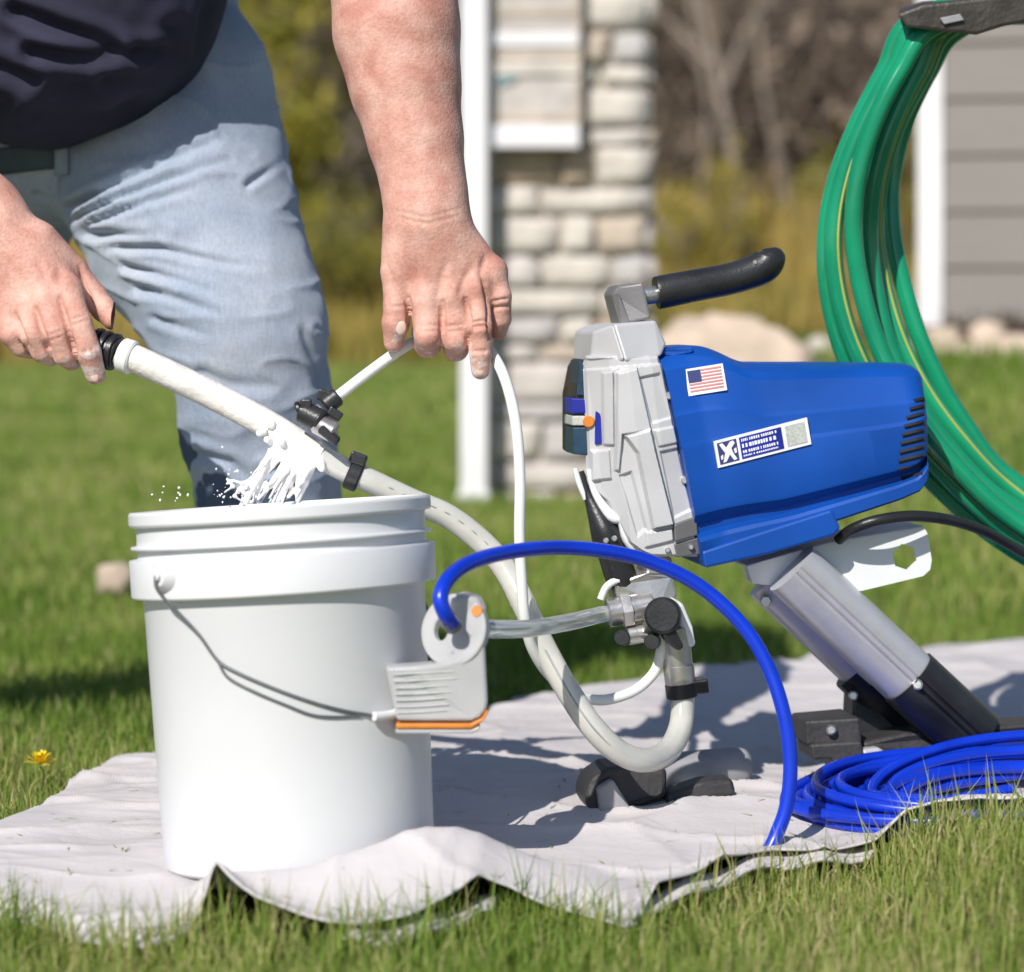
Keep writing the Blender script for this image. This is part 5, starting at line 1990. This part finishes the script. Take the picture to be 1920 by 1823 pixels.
    dust[:n1] = .42 * sstep(560, 690, by[:n1]) + .12 * (1 - sstep(0, 60, np.hypot(bx[:n1] - 745, by[:n1] - 620)))
    dust[n1:n2] = .44 * sstep(560, 700, by[n1:n2] + .25 * (bx[n1:n2] - 120))
    body = mesh('body', V, F, m_skin, o, tint=dust)
    # hair cap
    bm = bmesh.new()
    bmesh.ops.create_icosphere(bm, subdivisions=4, radius=.1)
    co = np.array([v.co[:] for v in bm.verts])
    hc = head + np.array([0, .028, .032])
    HV = co * np.array([.93, 1.0, .9]) * (1 + .04 * fbm(co * 90, 2, 3))[:, None] + hc
    HF = np.array([[v.index for v in q.verts] for q in bm.faces])
    bm.free()
    mesh('hair', HV, HF, m_hair, o)
    # fingernails
    def nail(c, ax, nr, L=.0058, W=.0046):
        ax = np.asarray(ax, float) / np.linalg.norm(ax)
        nr = np.asarray(nr, float)
        nr = nr - ax * (nr @ ax)
        nr /= np.linalg.norm(nr)
        sd = np.cross(ax, nr)
        bm = bmesh.new()
        bmesh.ops.create_icosphere(bm, subdivisions=2, radius=1)
        co = np.array([v.co[:] for v in bm.verts])
        V = np.asarray(c) + co[:, :1] * ax * L + co[:, 1:2] * sd * W + co[:, 2:] * nr * .0016
        Fq = np.array([[v.index for v in q.verts] for q in bm.faces])
        bm.free()
        mesh('fingernail', V, Fq, m_nail, body)
    nail(C(901, 694, D - .016) + np.array([0, -.0086, -.001]), (0, .25, -1), (0, -1, -.3))
    nail(C(748, 608, D - .006) + np.array([.0030, -.0122, -.004]), (-.08, .1, -1), (.35, -1, 0), .0080, .0058)
    nail(C(180, 704, E - .026) + np.array([0, -.0098, -.002]), (.3, .25, -1), (0, -1, -.3))
    # ---- jeans
    f = SDF((-1.22, .22, -.01), (-.10, .98, .98), .0037)
    f.chain([(C(258, -40, 3.22), .116), (C(266, 40, 3.2), .118), (C(298, 180, 3.17), .142), (C(324, 320, 3.14), .142), (C(366, 440, 3.10), .1315), (C(404, 509, 3.08), .116), (C(432, 570, 3.06), .1080), (C(454, 624, 3.05), .1015), (C(476, 732, 3.06), .0925), (C(485, 807, 3.08), .0930), (C(500, 881, 3.09), .0880), (C(506, 950, 3.10), .0860), (C(540, 1220, 3.16), .084), (C(548, 1400, 3.2), .078)], .008)
    f.chain([(C(180, 40, 3.26), .12), (C(50, 210, 3.25), .140), (C(-100, 440, 3.26), .130), (C(-380, 690, 3.24), .106), (C(-480, 950, 3.28), .094), (C(-545, 1330, 3.32), .080)], .02)
    f.cap(C(110, 200, 3.2), C(250, 190, 3.19), .14, .14, .04)
    V, F = f.out()
    V = relax(V, F, 4)
    N = normals(V, F)
    px, py = topx(V)
    fr = np.clip(-N[:, 1] * 1.6, 0, 1)
    disp = np.zeros(len(V))
    for pts, dep, wd in (([(105, 405), (200, 352), (300, 307), (410, 262)], .011, 11), ([(120, 420), (220, 374), (320, 334), (430, 300)], .009, 9), ([(150, 428), (250, 388), (360, 352)], .008, 9),
                         ([(455, 352), (535, 300)], .005, 9), ([(150, 438), (270, 442)], .010, 11), ([(185, 462), (300, 466), (400, 490), (490, 503)], .008, 9), ([(215, 496), (300, 516), (400, 548)], .007, 9),
                         ([(240, 536), (320, 556), (410, 588)], .007, 10), ([(275, 590), (330, 612), (390, 628)], .005, 10), ([(350, 690), (430, 720), (520, 725)], .004, 14), ([(345, 850), (430, 870), (470, 900)], .007, 14),
                         ([(560, 600), (600, 700), (612, 800)], .004, 12), ([(480, 890), (540, 870), (600, 900)], .006, 13), ([(112, 330), (118, 430)], .006, 6), ([(60, 360), (110, 372)], .006, 8)):
        dd, tt = seg_dist(px, py, pts)
        taper = np.clip(1.1 - tt, .1, 1) * sstep(0, .16, tt)
        wd = wd * .72
        disp -= dep * 1.2 * taper * np.exp(-(dd / wd) ** 2)
        disp += dep * .5 * taper * np.exp(-((dd - wd * 2.2) / (wd * 1.2)) ** 2)
    V = V + N * (disp * fr)[:, None]
    V = V + N * (.0030 * fbm(V * np.array([14, 14, 9]), 3, 4))[:, None]
    ridge = 1 - np.abs(fbm(V * np.array([9, 9, 22]) + 3, 2, 14))
    V = V + N * (.0030 * np.clip(ridge, 0, 1) ** 6)[:, None]
    fold_shade = np.zeros(len(V))  # shaded folds low on the leg, painted in as dark patches
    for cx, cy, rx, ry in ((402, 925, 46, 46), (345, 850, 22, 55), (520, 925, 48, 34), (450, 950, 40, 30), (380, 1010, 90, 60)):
        fold_shade = np.maximum(fold_shade, np.clip(1.25 - np.hypot((px - cx) / rx, (py - cy) / ry), 0, .5))
    mesh('jeans', V, F, m_jeans, o, tint=fold_shade)
    jV, jF = V, F
    # ---- shirt
    f = SDF((-1.0, .12, .55), (.02, .92, 1.42), .0062)
    f.chain([(C(135, 16, 3.02), .142), (C(140, -60, 3.02), .160), (C(180, -250, 3.03), .162), (C(255, -450, 2.99), .155)], .06)
    f.cap(C(60, 8, 3.04), C(165, -30, 3.03), .152, .150, .05)
    f.cap(C(-60, -30, 3.06), C(60, 4, 3.04), .150, .156, .05)
    f.cap(C(195, -20, 3.16), C(40, 0, 3.18), .135, .14, .05)
    f.cap(shL, shR, .085, .085, .06)
    f.chain([(shL, .085), (shL + (C(735, -140, 2.74) - shL) * .62, .078)], .04)
    f.chain([(shR, .085), (shR + (C(-330, 40, 2.88) - shR) * .62, .078)], .04)
    V, F = f.out()
    V = relax(V, F, 2)
    N = normals(V, F)
    px, py = topx(V)
    fr = np.clip(-N[:, 1] * 1.6, 0, 1)
    disp = np.zeros(len(V))
    for pts, dep, wd in (([(30, 20), (120, 55), (210, 85)], .013, 13), ([(60, 95), (180, 105), (300, 95)], .011, 12), ([(330, 60), (310, 140), (240, 200)], .007, 18), ([(390, 20), (370, 120), (300, 205)], .009, 12),
                         ([(60, 215), (180, 222), (280, 195)], .006, 14), ([(200, 150), (270, 140), (330, 100)], .007, 14), ([(80, 180), (160, 165)], .005, 14), ([(-20, 120), (60, 150)], .008, 14)):
        dd, tt = seg_dist(px, py, pts)
        disp -= dep * np.exp(-(dd / wd) ** 2)
        disp += dep * .5 * np.exp(-((dd - wd * 2.1) / (wd * 1.1)) ** 2)
    V = V + N * (disp * fr)[:, None] + N * (.004 * fbm(V * 11, 3, 9))[:, None]
    # crease the hem: roll the lowest rim under
    mesh('shirt', V, F, m_shirt, o)
    # belt and loop, laid on the jeans
    from mathutils.bvhtree import BVHTree
    jb = BVHTree.FromPolygons([tuple(v) for v in jV], jF.tolist())
    eye = Vector((0, CAMY, CAMZ))

    def lay(px, py, off):
        h_ = jb.ray_cast(eye, (Vector(P(px, py, 3.0)) - eye).normalized())
        q = np.array(h_[0]) if h_[0] is not None else P(px, py, 3.05)
        return q + np.array([0, -off, 0])
    for nm, xs, y0, y1, off, m in (('belt', np.linspace(-150, 104, 32), 272, 322, .004, m_belt), ('belt_loop', np.linspace(104, 126, 4), 272, 336, .008, m_jeans)):
        bV, bF = [], []
        for px in xs:
            for t in range(5):
                bV.append(lay(px, y0 + (y1 - y0) * t / 4 - (px - 60) * .12, off))
        for k in range(len(xs) - 1):
            for t in range(4):
                bF.append([5 * k + t, 5 * k + t + 1, 5 * (k + 1) + t + 1, 5 * (k + 1) + t])
        bo = mesh(nm, bV, bF, m, o)
        sm = bo.modifiers.new('solid', 'SOLIDIFY')
        sm.thickness = .004
    # shoes
    for (ax, ay, ad, dx) in ((548, 1400, 3.2, .03), (-545, 1330, 3.32, -.05)):
        c = C(ax, ay, ad)
        f = SDF((c[0] - .2, c[1] - .32, -.03), (c[0] + .2, c[1] + .18, .16), .006)
        f.cap((c[0], c[1] + .03, .07), (c[0], c[1] + .04, .03), .048, .046, .03)
        f.chain([((c[0], c[1] + .05, .028), .042), ((c[0] + dx * .4, c[1] - .08, .028), .045), ((c[0] + dx, c[1] - .18, .022), .040)], .03)
        V, F = f.out()
        V[:, 2] = np.maximum(V[:, 2], .002)
        mesh('shoe', V, F, m_shoe, o)
    return o


person()
